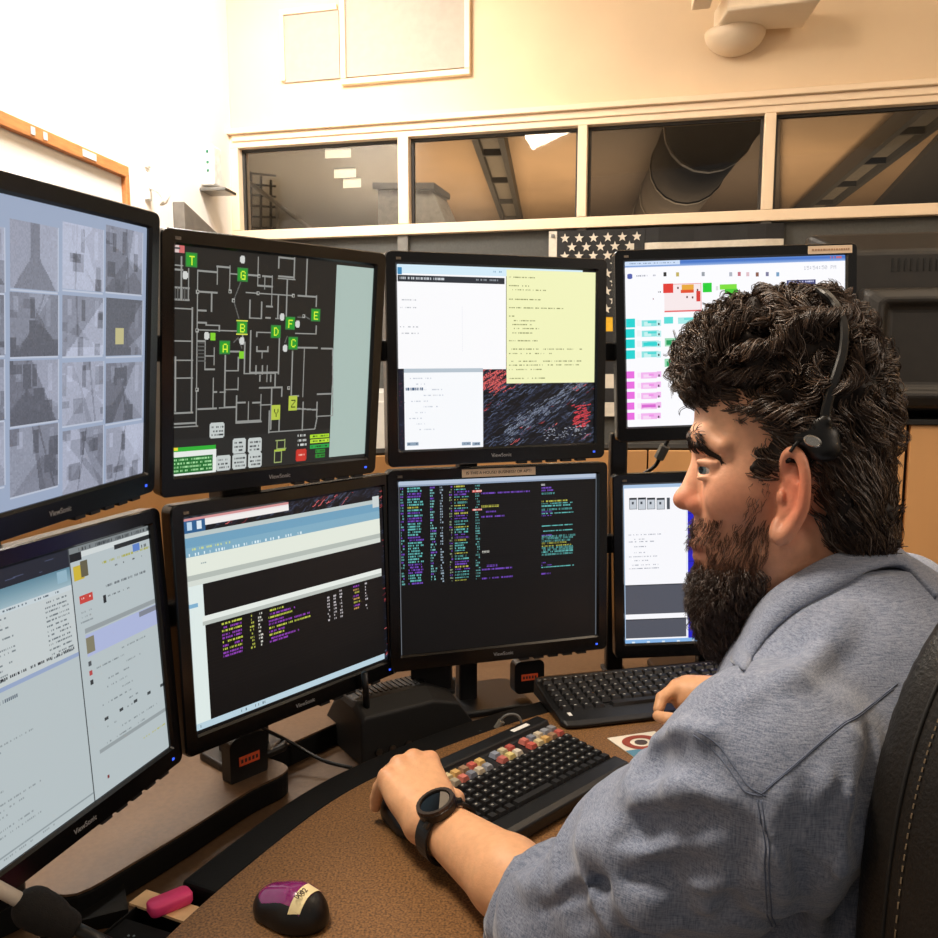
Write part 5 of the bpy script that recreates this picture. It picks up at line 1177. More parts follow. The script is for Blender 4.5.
# keep only the hidden trunk of the coarse block
V, F = parts[3]; c = V[F].mean(1); keep = ~((c[:, 0] < .16) | ((c[:, 1] > 1.22)) | (c[:, 2] > 1.045)); parts[3] = (V, F[keep])
allV = np.concatenate([p[0] for p in parts]); o_ = 0; FF = []
for V, F in parts: FF.append(F+o_); o_ += len(V)
allF = np.concatenate(FF)
X, Yv, W_ = local(allV); U_, V_ = 785+X, 460-Yv
skin = np.tile(np.array(lin('#dba67c')), (len(allV), 1)); head = (allV[:, 2] > 1.0) & (allV[:, 0] > .12)
def blob(u, v, r, s=1.0): return np.exp(-(((U_-u)/r)**2+((V_-v)/(r*s))**2))
fc = np.array(lin('#dea484')); red = np.array(lin('#c9684c')); stub = np.array(lin('#6a4636')); pale = np.array(lin('#e6b491'))
def mixv(a, b, t): t = np.clip(t, 0, 1)[:, None]; return a*(1-t)+b*t
hc = np.tile(fc, (len(allV), 1))
U_, V_ = proj(allV).T
hc = mixv(hc, red, .75*blob(795, 492, 24, 1.9)*(np.abs(W_) > 55)+.55*blob(684, 502, 14)+.30*blob(730, 505, 28))
hc = mixv(hc, pale, .5*blob(720, 420, 28)); 
jaw = 1/(1+np.exp(-((V_-(532-np.clip(U_-730, 0, 40)))/9)))*(1/(1+np.exp((U_-772)/7)))*(V_ > 470)
hc = mixv(hc, stub, .58*jaw)
hc = mixv(hc, np.array(lin('#8a4a3a')), .7*blob(699, 552, 7, 1.2)*(np.abs(W_) < 24))
colr = np.where(head[:, None], hc, skin)
kn = np.exp(-np.min([np.sum((allV-(K0+HS*l+HF*f+UP*z))**2, 1) for l, f, z in ((.03, -.003, 0), (.01, .003, .004), (-.011, 0, .002), (-.03, -.01, -.006))], 0)/(.013**2))
colr = mixv(colr, np.array(lin('#c27a58')), .35*kn*(~head))
SKIN = attr_mat('skin', .48, .4, sss=.12, bump=.25, bscale=420)
def mlink(name, V, F, m, cols=None, label=None, smooth=True, parent=man):
    o = link(name, fast_mesh(name, V, F, smooth, cols), m, parent, world=True)
    if label: o['label'] = label
    return o
mlink('body', allV, allF, SKIN, colr, 'light skin of the face, neck, forearm and hands')
# eyes
for s_ in (-1, 1):
    c = HP(711, 469, s_*.030); S = SDF(); S.ell(c, (.0122,)*3, k=.001); V, F = S.mesh(c-.015, c+.015, .0011)
    d = V-c; d /= np.linalg.norm(d, axis=1, keepdims=True); g = HX*-.93+HD*(.10*s_-.30*(s_ < 0)*0)+HU*-.06+HD*(-.28); g /= np.linalg.norm(g); t_ = d@g
    col = np.where((t_ > .955)[:, None], lin('#0b0908'), np.where((t_ > .86)[:, None], lin('#6d7f86'), lin('#e2d3cb')))
    mlink('eye', V, F, attr_mat('eye_surface', .12, .6), col)

# ---------------- hair
HR = SDF()
HR.ell(HP(792, 395), (.083, .074, .082), HA, .02); HR.ell(HP(772, 352), (.070, .052, .070), HA, .03); HR.ell(HP(742, 352), (.046, .042, .060), HA, .02)
HR.ell(HP(712, 368), (.026, .026, .045), HA, .02); HR.ell(HP(806, 348), (.046, .050, .066), HA, .02); HR.ell(HP(822, 445), (.052, .085, .080), rotA(4), .03)
HR.ell(HP(828, 503), (.042, .055, .078), rotA(16), .03); HR.ell(HP(768, 436), (.034, .036, .083), rotA(-30), .02); HR.ell(HP(765, 466), (.020, .022, .079), rotA(-14), .012); HR.ell(HP(767, 452, -.052), (.013, .029, .016), rotA(-16), .010); HR.ell(HP(834, 510, -.045), (.026, .046, .026), rotA(10), .012); HR.ell(HP(845, 533), (.034, .026, .060), HA, .02)
HR.ell(HP(688, 452), (.056, .054, .12), rotA(24), .008, 's')                 # clear of the forehead
HR.ell(HP(789, 500, -.086), (.013, .043, .030), rotA(-10), .006, 's'); HR.ell(HP(788, 500, .086), (.016, .044, .030), rotA(-10), .006, 's')
HR.ell(HP(735, 535), (.066, .052, .12), HA, .008, 's'); HR.ell(HP(790, 580), (.032, .056, .12), rotA(22), .008, 's')
def clump(P): return vnoise(P, 62)*.016+vnoise(P, 130, 7)*.008+vnoise(P, 260, 3)*.003
lo, hi = HP(655, 275, 0)-[0, .13, .32], HP(915, 270, 0)+[0, .13, .02]
HV, HFc = HR.mesh(lo, hi, .0028, clump)
h1 = np.array(lin('#1d1512')); 
mlink('hair', HV, HFc, attr_mat('hair_mass', .6, .25), np.tile(h1, (len(HV), 1)), 'thick curly dark brown hair')
def paths(S, P, dirf, length, K, lift, curl, per, seed=1, offs_=0.0):
    """march each lock over the surface"""
    rg = np.random.default_rng(seed); n = len(P); out = [P]; L = length[:, None]/(K-1); ph = rg.uniform(0, 6.28, n); q = P.copy(); cur = [P]
    for k in range(1, K):
        N = S.normal(q); d = dirf(q); d = d-N*(d*N).sum(1, keepdims=True)*.85; d /= np.maximum(np.linalg.norm(d, axis=1, keepdims=True), 1e-9)
        q = q+d*L; N = S.normal(q); e = S.at(q)+offs_; tgt = lift*(k/(K-1)); q = q-N*((e-tgt)*.7)[:, None]
        Bn = np.cross(N, d); a = ph+2*math.pi*k*L[:, 0]/per; am = (curl*min(1, k/3))[:, None]
        out.append(q+(N*np.cos(a)[:, None]+Bn*np.sin(a)[:, None])*am)
    return np.stack(out, 1)
def spread(C, m, r0, r1, seed=2):
    rg = np.random.default_rng(seed); n, K, _ = C.shape; o = rg.normal(0, 1, (n, m, 1, 3)); t = np.linspace(0, 1, K)[None, None, :, None]
    o2 = rg.normal(0, 1, (n, m, 1, 3)); Q = C[:, None]+o*(r0+(r1-r0)*t)+o2*np.sin(t*5)*r1*.5
    return Q.reshape(n*m, K, 3)
rg = np.random.default_rng(5)
n3 = HR.normal(HV)
lx, ly, lw = local(HV); pj = proj(HV); u_, v_ = pj[:, 0], pj[:, 1]
def hdir(q):
    x, y, w = local(q); pq = proj(q); u, v = pq[:, 0], pq[:, 1]
    sw = vnoise(q, 34, 11)*2*math.pi*1.6; top = 1/(1+np.exp((v-395)/10)); fr = 1/(1+np.exp((u-735)/9))*top
    d = np.stack([np.cos(sw), np.sin(sw)], 1)*top[:, None]*1.0
    side_ = (1-top); back = 1/(1+np.exp(-(u-830)/15)); d[:, 0] += side_*(.85*(1-back)+.28*back); d[:, 1] += side_*(-.30*(1-back)-1.0*back)
    d[:, 0] += vnoise(q, 60, 4)*.7; d[:, 1] += vnoise(q, 60, 9)*.7; d[:, 0] -= fr*1.0; d[:, 1] -= fr*.9
    return d[:, :1]*HX+d[:, 1:]*HU+(vnoise(q, 45, 2)*.8)[:, None]*HD
earz = (u_ > 772) & (u_ < 806) & (v_ > 450) & (v_ < 545)
fore = (v_ > 396) & (u_ < 722+(v_-396)*.34)
ok = np.flatnonzero(~((v_ > 560) | earz | fore))
def hcols(n, rng_, base, hi_, p_hi):
    t = rng_.random(n)[:, None]**2; c = np.array(lin(base))*(1-t*.6)+np.array(lin(hi_))*t*.6; g = rng_.random(n) < p_hi; c[g] = np.array(lin('#7d7068')); return c
def hairset(name, idx, ln_, curl, per, lift, m, seed, r=(.00052, .00015), sp=(.0034, .0018), K=15):
    P = HV[idx]+n3[idx]*0.001; C = paths(HR, P, hdir, ln_, K, lift, curl, per, seed)
    S_ = spread(C, m, *sp, seed=seed); return S_
sel = rg.choice(ok, 2300, replace=False); topm = v_[sel] < 402
A_i, B_i = sel[topm], sel[~topm]
SA = hairset('a', A_i, rg.uniform(.036, .070, len(A_i)), rg.uniform(.003, .0085, len(A_i)), .034, rg.uniform(.003, .011, len(A_i)), 8, 3, sp=(.0026, .0010), K=19)
SB = hairset('b', B_i, rg.uniform(.035, .070, len(B_i)), rg.uniform(.0008, .0028, len(B_i)), .038, rg.uniform(.001, .005, len(B_i)), 8, 4, sp=(.0030, .0012))
HM = attr_mat('hair_strand', .36, .55)
V1 = strands_mesh('top_curls', SA, .00060, .00022, hcols(len(SA), rg, '#31231b', '#7a604c', .09)); o = link('hair_locks', V1, HM, man, world=True); o['kind'] = 'stuff'
V1 = strands_mesh('side_locks', SB, .0005, .00018, hcols(len(SB), rg, '#30221a', '#7a5d45', .11)); o = link('hair_locks', V1, HM, man, world=True); o['kind'] = 'stuff'
# loose ringlets falling over the forehead and standing off the outline
RL = []
for i in range(300):
    if i < 130: a = HP(rg.uniform(695, 732), rg.uniform(335, 392), rg.uniform(-.05, .05)); d = HX*rg.uniform(-1, .1)+HU*rg.uniform(-1, .2)+HD*rg.uniform(-.5, .5); L_ = rg.uniform(.016, .034)
    else:
        th = rg.uniform(-.15, 1.15)*math.pi*.62+.9; a = HP(790+math.cos(th)*92, 385-math.sin(th)*76, rg.uniform(-.05, .04)); d = HX*rg.uniform(-1, 1)+HU*rg.uniform(-.3, .9)+HD*rg.uniform(-.6, .6); L_ = rg.uniform(.015, .030)
    d = d/np.linalg.norm(d); n1 = np.cross(d, HD); n1 /= np.linalg.norm(n1); n2 = np.cross(d, n1); k = np.linspace(0, 1, 16); R_ = rg.uniform(.003, .007); ph = rg.uniform(0, 6); tr = rg.uniform(1.0, 2.2)*2*math.pi
    q = a+k[:, None]*d*L_+(np.cos(ph+k*tr)[:, None]*n1+np.sin(ph+k*tr)[:, None]*n2)*(R_*np.minimum(1, k*3))[:, None]; RL.append(q)
RL = spread(np.array(RL), 4, .0016, .0007, 9)
o = link('loose_curls', strands_mesh('loose_curls', RL, .0005, .0002, hcols(len(RL), rg, '#241913', '#5a4638', .05)), HM, man, world=True); o['kind'] = 'stuff'

# ---------------- beard, moustache, brows
BD_ = SDF()
BD_.ell(HP(724, 580), (.026, .034, .034), HA, .02); BD_.ell(HP(724, 612), (.025, .034, .032), HA, .02); BD_.ell(HP(738, 636), (.024, .025, .028), HA, .02)
for s_ in (-1, 1): BD_.cone(HP(752, 577, s_*.044), HP(728, 600, s_*.020), .013, .024, .02)
BD_.ell(HP(706, 536, 0), (.0115, .0075, .024), HA, .005)
BV, BF = BD_.mesh(HP(660, 500, 0)-[0, .10, .21], HP(820, 500, 0)+[0, .10, .02], .0028, lambda P: vnoise(P, 90)*.010+vnoise(P, 220)*.005)
c = BV[BF].mean(1); x, y, w_ = local(c); keep = (460-y > 560-(x+785-700)*.05+8*vnoise(c, 150)) | ((460-y < 546) & (785+x < 716)); 
mlink('beard', BV, BF[keep], attr_mat('beard_mass', .7, .2), np.tile(np.array(lin('#221610')), (len(BV), 1)), 'full dark beard and moustache')
def bdir(q):
    x, y, w = local(q); return (-.35+vnoise(q, 80, 3)*1.0)[:, None]*HX+(-1+vnoise(q, 80, 6)*.6)[:, None]*HU+(vnoise(q, 70, 5)*1.0)[:, None]*HD
hv = parts[0][0]; B2 = SDF(); B2.p = B.p[:NH]; hv = hv[::2]; hv = hv[(local(hv)[2] < 45)]; w_ = local(hv)[2]; pj = proj(hv); uu, vv = pj[:, 0], pj[:, 1]
edge = 529-np.clip(uu-730, 0, 40)*1.0+14*vnoise(hv, 90)                                       # cheek line
dens = np.clip((vv-edge)/30, 0, 1)*np.clip((766+(vv-520)*.1-uu)/16, 0, 1)*(vv < 640)
dens = np.maximum(dens, .45*((vv > 470) & (vv < 545) & (uu > 748) & (uu < 770) & (w_ < -30)))   # sideburn
mous = (vv > 518) & (vv < 543) & (uu < 722) & (w_ < 26); dens = np.where(mous, 1, dens); lips = (vv > 543) & (vv < 560) & (uu < 706); dens[lips] = 0
I = np.flatnonzero(rg.random(len(hv)) < dens*.55)
if len(I) > 8000: I = rg.choice(I, 8000, replace=False)
P = hv[I]; ln_ = .004+.012*np.clip((vv[I]-edge[I])/50, 0, 1)+rg.uniform(0, .004, len(I))
C = paths(B2, P, bdir, ln_, 6, rg.uniform(.0015, .006, len(I)), np.full(len(I), .0008), .012, 6)
S1 = spread(C, 3, .0012, .0012, 12)
o = link('beard_hairs', strands_mesh('beard_hairs', S1, .00027, .00010, hcols(len(S1), rg, '#472c1e', '#85583e', .02)), HM, man, world=True); o['kind'] = 'stuff'
nb = BD_.normal(BV[::2]); bv = BV[::2]; x, y, w_ = local(bv); vv2 = 460-y; J = np.flatnonzero((vv2 > 562) & (w_ < 45)); J = rg.choice(J, min(1900, len(J)), replace=False)
C = paths(BD_, bv[J], bdir, rg.uniform(.010, .024, len(J)), 10, rg.uniform(.003, .010, len(J)), rg.uniform(.001, .0035, len(J)), .014, 8)
S2 = spread(C, 4, .0018, .0012, 13)
o = link('beard_hairs', strands_mesh('beard_hairs', S2, .00045, .00014, hcols(len(S2), rg, '#2a1b14', '#5e4230', .04)), HM, man, world=True); o['kind'] = 'stuff'
EP_, ED_ = [], []
for s_ in (-1, 1):
    for i in range(300):
        t = rg.random(); w0 = s_*(.010+t*.036); v = np.interp(t, (0, .2, .45, .72, 1), (446, 440, 438, 446, 459))+rg.uniform(-4, 4)*(1-t*.6)*(.5+min(.5, t*3))
        EP_.append(HP(687+t*33, v, w0)); ED_.append(HX*(.6+rg.uniform(-.3, .3))+HU*(.15-.85*t+rg.uniform(-.2, .2)))
EP_ = np.array(EP_); ED_ = np.array(ED_)
for _ in range(7): EP_ = EP_-B2.normal(EP_)*(B2.at(EP_)-.0003)[:, None]
N = B2.normal(EP_); ED_ -= N*(ED_*N).sum(1, keepdims=True); ED_ /= np.linalg.norm(ED_, axis=1, keepdims=True)
EB_ = np.stack([EP_+ED_*k*.0085+N*(.0020*math.sin(k*2.4)) for k in np.linspace(0, 1, 6)], 1)
o = link('eyebrows', strands_mesh('eyebrows', np.array(EB_), .00050, .00018, hcols(len(EB_), rg, '#1d130f', '#3a281e', .03)), HM, man, world=True); o['kind'] = 'stuff'

# ---------------- shirt
SH = SDF()
SH.ell((.378, .80, .91), (.200, .138, .235), TA, .05); SH.ell((.375, .81, .70), (.185, .165, .20), TA, .06)
SH.ell((.405, .765, 1.00), (.175, .105, .105), TA, .05)
SH.cone((.250, .655, 1.008), (.375, .80, 1.058), .068, .068, .04); SH.cone((.50, .985, 1.02), (.375, .80, 1.062), .074, .070, .04)
SH.cone(HP(848, 618), (.385, .80, 1.03), .066, .10, .03)
SH.ell(SLp, (.074, .074, .074), k=.03); SH.cone(SLp, El+[0, 0, .004], .076, .070, .035)
SH.cone(El+[0, 0, .004], El*.62+Wr*.38+[0, 0, .004], .068, .054, .02)
SH.cone(SRp, Er, .078, .066, .03); SH.cone(Er, Er*.62+Wrr*.38, .060, .050, .02)
SH.plane(El*.75+Wr*.25, fdir*1.0+np.array([0, 0, .08]), (-.3, .62, .6), (.16, 1.0, .92), .003)
axL = (El-SLp)/np.linalg.norm(El-SLp)
axC = fdir
def wr(P):
    # cloth folds: across the sleeve, up and down the back
    t = (P-SLp)@axL; near = np.clip(1-np.abs(np.linalg.norm(np.cross(P-SLp, axL), axis=-1)-.08)/.07, 0, 1)*(t > -.02)
    Q = P+vnoise(P, 9, 5)[:, None]*.05
    a = vnoise(np.stack([(Q@axL)*1.0, (Q@side)*.35, (Q@Fd)*.35], -1), 34, 3); b = vnoise(np.stack([(Q@Ld), (Q@Fd), (Q@UP)*.28+(Q@Ld)*.3], -1), 26, 8)
    ridge = lambda n: (1-np.abs(n)*4)*.5
    low = np.clip((1.06-P[:, 2])/.12, 0, 1)
    return -(ridge(a)*.017*near*np.clip(t*9, 0, 1)+ridge(b)*.013*(1-near*.8)*low)-vnoise(P, 17, 21)*.008-vnoise(P, 70, 2)*.0014
# a few folds drawn where the cloth is pulled
for pts, r in (([(640, 752), (655, 742), (680, 737), (704, 741), (716, 760)], .011), ([(634, 790), (650, 800), (680, 790), (720, 800)], .009), ([(560, 860), (600, 845), (650, 850), (700, 835)], .009),
               ([(510, 895), (545, 880), (580, 885), (620, 905)], .009), ([(600, 930), (650, 900), (700, 890), (745, 870)], .010), ([(790, 800), (785, 850), (775, 910)], .008), ([(850, 740), (835, 790), (830, 860), (815, 930)], .008), ([(745, 700), (790, 680), (830, 640), (850, 610)], .007)):
    H_ = [p for p in SH.hits(pts) if p[1] < 1.15 and abs(SH.at(p[None])[0]) < .004]
    if len(H_) > 2: SH.chain([p-SH.normal(p[None])[0]*r*.35 for p in H_], [r*.4]+[r]*(len(H_)-2)+[r*.4], .016)
for pts, r in (([(642, 778), (654, 760), (678, 750), (704, 757), (720, 775)], .011), ([(590, 862), (640, 832), (700, 820), (740, 822)], .010), ([(548, 908), (600, 884), (660, 872), (720, 868)], .009), ([(640, 925), (690, 905), (740, 895)], .010),
               ([(724, 915), (742, 870), (750, 830)], .007), ([(802, 790), (797, 840), (802, 900)], .009), ([(842, 770), (832, 820), (822, 880)], .008), ([(868, 730), (864, 790), (852, 850)], .007)):
    H_ = SH.hits(pts); H_ = H_[(H_[:, 1] < 1.15) & (np.abs(SH.at(H_)) < .004)]; Nn_ = SH.normal(H_); SH.chain(list(H_+Nn_*r*.55), [r*.4]+[r]*(len(H_)-2)+[r*.4], .012, 's')
SH.ell(HP(812, 578), (.066, .062, .072), HA, .006, 's')          # room for the neck
V, F = SH.mesh((.0, .48, .62), (.66, 1.32, 1.14), .0036, wr); V = smooth_mesh(V, F, 1, .4)
def denim():
    m = bpy.data.materials.new('chambray'); m.use_nodes = True; N = m.node_tree.nodes; L = m.node_tree.links; b = N['Principled BSDF']
    tc = N.new('ShaderNodeTexCoord'); cols_ = []
    for sc in ((520, 520, 70), (70, 120, 800)):
        mp = N.new('ShaderNodeMapping'); mp.inputs['Scale'].default_value = sc; mp.inputs['Rotation'].default_value = (0, .2, .6); L.new(tc.outputs['Object'], mp.inputs[0])
        no = N.new('ShaderNodeTexNoise'); no.inputs['Scale'].default_value = 1.6; no.inputs['Detail'].default_value = 2; L.new(mp.outputs[0], no.inputs['Vector']); cols_.append(no)
    ad = N.new('ShaderNodeMath'); ad.operation = 'ADD'; L.new(cols_[0].outputs['Fac'], ad.inputs[0]); L.new(cols_[1].outputs['Fac'], ad.inputs[1])
    big = N.new('ShaderNodeTexNoise'); big.inputs['Scale'].default_value = 14; big.inputs['Detail'].default_value = 4; L.new(tc.outputs['Object'], big.inputs['Vector'])
    a2 = N.new('ShaderNodeMath'); a2.operation = 'MULTIPLY_ADD'; a2.inputs[1].default_value = .35; L.new(big.outputs['Fac'], a2.inputs[0]); L.new(ad.outputs[0], a2.inputs[2])
    cr = N.new('ShaderNodeValToRGB'); mr_ = N.new('ShaderNodeMapRange'); mr_.inputs[1].default_value = .85; mr_.inputs[2].default_value = 1.5; L.new(a2.outputs[0], mr_.inputs[0]); L.new(mr_.outputs[0], cr.inputs[0])
    cr.color_ramp.elements[0].color = (*lin('#566178'), 1); cr.color_ramp.elements[1].color = (*lin('#8f97aa'), 1); L.new(cr.outputs[0], b.inputs['Base Color'])
    b.inputs['Roughness'].default_value = .85; b.inputs['Specular IOR Level'].default_value = .2; b.inputs['Sheen Weight'].default_value = .25; b.inputs['Sheen Roughness'].default_value = .5
    bp = N.new('ShaderNodeBump'); bp.inputs['Strength'].default_value = .3; bp.inputs['Distance'].default_value = .001; L.new(ad.outputs[0], bp.inputs['Height']); L.new(bp.outputs[0], b.inputs['Normal']); return m
DEN = denim()
shirt = mlink('shirt', V, F, DEN, None, 'blue grey chambray shirt with rolled sleeves')
def hitV(uv, off=.0):
    p = SH.hits(uv)
    for _ in range(4): e = SH.at(p)+wr(p); p = p-SH.normal(p)*((e-off)*.8)[:, None]
    return p
SEAM = mat('seam_thread', '#5b657b', .9, var=.1)
def seam(name, pts, r=.0006, off=.0001, n=8, m=None):
    Q = hitV([tuple(q) for q in spl(pts, n)], off); b = MB(); b.tube([tuple(q) for q in Q], r, 5)
    o = b.build(name, m or SEAM, shirt, smooth=True); o.matrix_parent_inverse = wm(shirt).inverted(); return o
for pts in ([(762, 794), (790, 770), (825, 740), (860, 715), (892, 690)], [(690, 738), (712, 752), (732, 776), (745, 792), (762, 796)], [(757, 800), (762, 830), (765, 870), (768, 925)]):
    seam('seam', pts); seam('seam', [(u+4, v-5 if v < 796 else v) for u, v in pts], .0006)
# cuff roll
cc = El*.755+Wr*.245+np.array([0, 0, .004]); nn = fdir+np.array([0, 0, .08]); nn /= np.linalg.norm(nn); e1 = np.cross(nn, UP); e1 /= np.linalg.norm(e1); e2 = np.cross(nn, e1)
Q = []
rs_ = np.arange(.03, .085, .001)
for i in range(41):
    a = 2*math.pi*i/40; d = e1*math.cos(a)+e2*math.sin(a); p = cc+d*rs_[:, None]-nn*.004
    e = SH.at(p)+wr(p); j = np.argmax(e > 0); Q.append((cc, d, rs_[j]-.001))
b = MB(); rings = []
for cc_, d, r in Q[:-1]: rings.append((d, r))
prof = [(-.040, .0005), (-.036, .0042), (-.006, .0046), (.0, .003), (.0005, -.0015), (-.004, -.004), (-.03, -.004)]
b.loft([[tuple(cc+nn*a_+d*(r+h_)) for a_, h_ in prof] for d, r in rings+[rings[0]]], caps=False)
o = b.build('cuff', DEN, shirt, smooth=True); o.matrix_parent_inverse = wm(shirt).inverted()
# collar: a folded band round the neck
top = [(932, 580, .075), (912, 560, .045), (888, 543, -.005), (866, 547, -.042), (828, 557, -.068), (786, 581, -.068), (763, 600, -.058), (746, 624, -.042), (731, 656, -.016)]
bot = [(936, 596), (918, 578), (900, 566), (872, 572), (838, 590), (800, 612), (772, 634), (757, 652), (744, 672)]
tp = spl([HP(*q) for q in top], 6); bt = list(hitV([tuple(q) for q in spl(bot, 6)], .003)); b = MB(); axis = HP(820, 600)
rr_ = []
for i, (p, q) in enumerate(zip(tp, bt)):
    inn = (axis-p); inn -= HU*(inn@HU); inn /= np.linalg.norm(inn); m_ = (p+q)/2-inn*.005
    rr_.append([tuple(x_) for x_ in (p+inn*.008-HU*.05, p+inn*.006-HU*.01, p+inn*.003, p-inn*.0025+HU*.001, m_, q-inn*.002, q+inn*.003-HU*.004, m_+inn*.006, p+inn*.001-HU*.006, p+inn*.003-HU*.05)])
b.loft(rr_, caps=True)
o = b.build('collar', DEN, shirt, smooth=True, bevel=0); o.matrix_parent_inverse = wm(shirt).inverted()
V, F = T.mesh((-.25, .45, .05), (.75, 1.45, .75), .012); mlink('trousers', V, F, mat('dark_trousers', '#24262c', .9, var=.1), None)
for a_2 in (anL, anR):
    S = SDF(); S.ell(a_2+Fd*.07-UP*.055, (.045, .13, .042), TA, .01); S.cone(a_2-UP*.03, a_2+UP*.02, .045, .05, .02); S.plane((0, 0, .004), (0, 0, -1), (-2, -2, -1), (2, 2, 2), .002)
    V, F = S.mesh(a_2-[.25, .25, .12], a_2+[.25, .25, .09], .006); mlink('shoe', V, F, mat('black_leather', '#14120f', .4, bump=.3, bscale=260), None)

# ---------------- watch on the left wrist
wc = Wr-fdir*.026+UP*.000; wt_ = thing('wrist_watch', 'black wristwatch with a round dark dial on the left wrist', 'watch', tuple(wc))
def W2(b, name, m, **k): o = b.build(name, m, wt_, **k); o.matrix_parent_inverse = wm(wt_).inverted(); return o
dn = (UP*.95-side*.34+fdir*.10); dn /= np.linalg.norm(dn); dx = np.cross(fdir, dn); dx /= np.linalg.norm(dx); dy = np.cross(dn, dx)
b = MB(); rings = []
for i in range(37):
    a = 2*math.pi*i/36; d = dx*math.cos(a)+np.cross(dx, fdir)*-1*math.sin(a); r = .0335+.001*math.cos(2*a); hw = .0105 if math.sin(a) < .3 else .0105
    rings.append([tuple(wc+fdir*s_*hw+d*(r+t)) for s_, t in ((-1, 0), (-1, .0028), (1, .0028), (1, 0))])
b.loft(rings, caps=False); W2(b, 'strap', mat('black_rubber_strap', '#141415', .5, bump=.1), smooth=False)
def disc(c, r0, r1, h0, h1, n=40):
    b = MB(); b.loft([[tuple(c+dn*h+(dx*math.cos(2*math.pi*i/n)+dy*math.sin(2*math.pi*i/n))*r) for i in range(n)] for h, r in ((h0, r0), (h1, r1))]); return b
c = wc+dn*.033
W2(disc(c, .0225, .0235, -.004, .006), 'case', mat('dark_steel', '#3a3836', .3, .9), bevel=.001)
b = MB(); n = 48; b.loft([[tuple(c+dn*h+(dx*math.cos(2*math.pi*i/n)+dy*math.sin(2*math.pi*i/n))*(r+(.0004 if i % 2 else 0))) for i in range(n)] for h, r in ((.006, .0228), (.0095, .0222), (.0095, .0182), (.0065, .0175))], caps=False); W2(b, 'bezel_ring', mat('bronze_steel', '#4a403a', .42, .8))
W2(disc(c, .018, .018, .0062, .0075), 'glass', mat('black_glass', '#050505', .12, spec=.25))
b = MB(); b.loft([[tuple(c+dn*h+(dx*math.cos(a)+dy*math.sin(a))*.017) for a in np.linspace(-1.9, .6, 16)] for h in (.0076, .0079)]); W2(b, 'dial_half', mat('grey_dial', '#6e665c', .5, spec=.2))
for s_ in (-1, 1): W2(MB().tube([tuple(c+dy*.0*s_+dx*s_*.018+dn*-.002-fdir*.008), tuple(c+dx*s_*.026-dn*.006-fdir*.008)], .004, 8), 'lug', mat('dark_steel', '#3a3836'))
W2(MB().tube([tuple(c+dy*.022+dn*.002), tuple(c+dy*.0265+dn*.002)], .003, 10), 'crown', METAL)

# ---------------- headset
hs = thing('headset', 'black headset with a silver oval badge clipped over the ear', 'headset', tuple(HP(815, 440, -.08)))
def W3(b, name, m, **k): o = b.build(name, m, hs, **k); o.matrix_parent_inverse = wm(hs).inverted(); return o
def onhair(u, v, off):
    p = HR.hit(u, v, .4); e = p-B.normal(p[None])[0]*0; N = HR.normal(p[None])[0]; return p+N*off
pts = [(817, 432), (822, 410), (829, 385), (836, 355), (837, 330), (830, 312), (818, 300)]
Q = [onhair(u, v, .0105) for u, v in pts]+[HP(812, 290, .0), HP(812, 296, .05), HP(815, 330, .085), HP(815, 380, .098)]
Q = spl(Q, 7); b = MB(); rings = []
for i, p in enumerate(Q):
    t = Q[min(i+1, len(Q)-1)]-Q[max(i-1, 0)]; t /= np.linalg.norm(t); o_c = p-HP(800, 410, 0); o_c -= t*(o_c@t); o_c /= np.linalg.norm(o_c); s2 = np.cross(t, o_c)
    wd = .0040 if i > 14 else .0050-.0010*i/14
    rings.append([tuple(p+s2*wd*x_+o_c*.0022*y_) for x_, y_ in ((-1, -1), (1, -1), (1, .4), (.6, 1), (-.6, 1), (-1, .4))])
b.loft(rings); W3(b, 'headband', mat('headset_black', '#0c0c0d', .4))
S = SDF(); N0 = HR.normal(onhair(815, 442, 0)[None])[0]; hc0 = onhair(815, 442, .008)
A3 = np.stack([HX, HU, HD])
S.ell(HP(822, 440, (hc0-HP(822, 440))@HD), (.016, .018, .010), A3, .004); S.ell(HP(806, 436, (hc0-HP(806, 436))@HD), (.012, .011, .008), A3, .006); S.cone(HP(816, 428, (hc0-HP(816, 428))@HD), Q[4], .010, .0055, .008)
S.ell(HP(824, 450, (hc0-HP(824, 450))@HD), (.015, .010, .009), A3, .005)
V, F = S.mesh(hc0-.045, hc0+.045, .0015); o = link('ear_pad', fast_mesh('ear_pad', V, F, True), mat('headset_black', '#0c0c0d'), hs, world=True)
p = S.hit(812.5, 441, .4); Nn = S.normal(p[None])[0]; tx_ = HX*.93-HU*.36; tx_ -= Nn*(tx_@Nn); tx_ /= np.linalg.norm(tx_); ty_ = np.cross(Nn, tx_)
b = MB(); b.loft([[tuple(p+Nn*h+tx_*.0082*k*math.cos(a)+ty_*.0050*k*math.sin(a)) for a in np.linspace(0, 2*math.pi, 24, endpoint=False)] for h, k in ((-.003, 1), (.001, 1), (.0018, .8), (.0013, .75))]); W3(b, 'badge', mat('silver_badge', '#c9c6c0', .25, .9))
q0 = HP(785, 500, -.100)
bm = spl([HP(806, 437, (hc0-HP(806, 437))@HD), HP(797, 443, -.090), HP(790, 452, -.088)], 6); b = MB(); b.tube([tuple(x_) for x_ in bm], .0016, 6); W3(b, 'ear_hook', mat('headset_black', '#0c0c0d'), smooth=True)

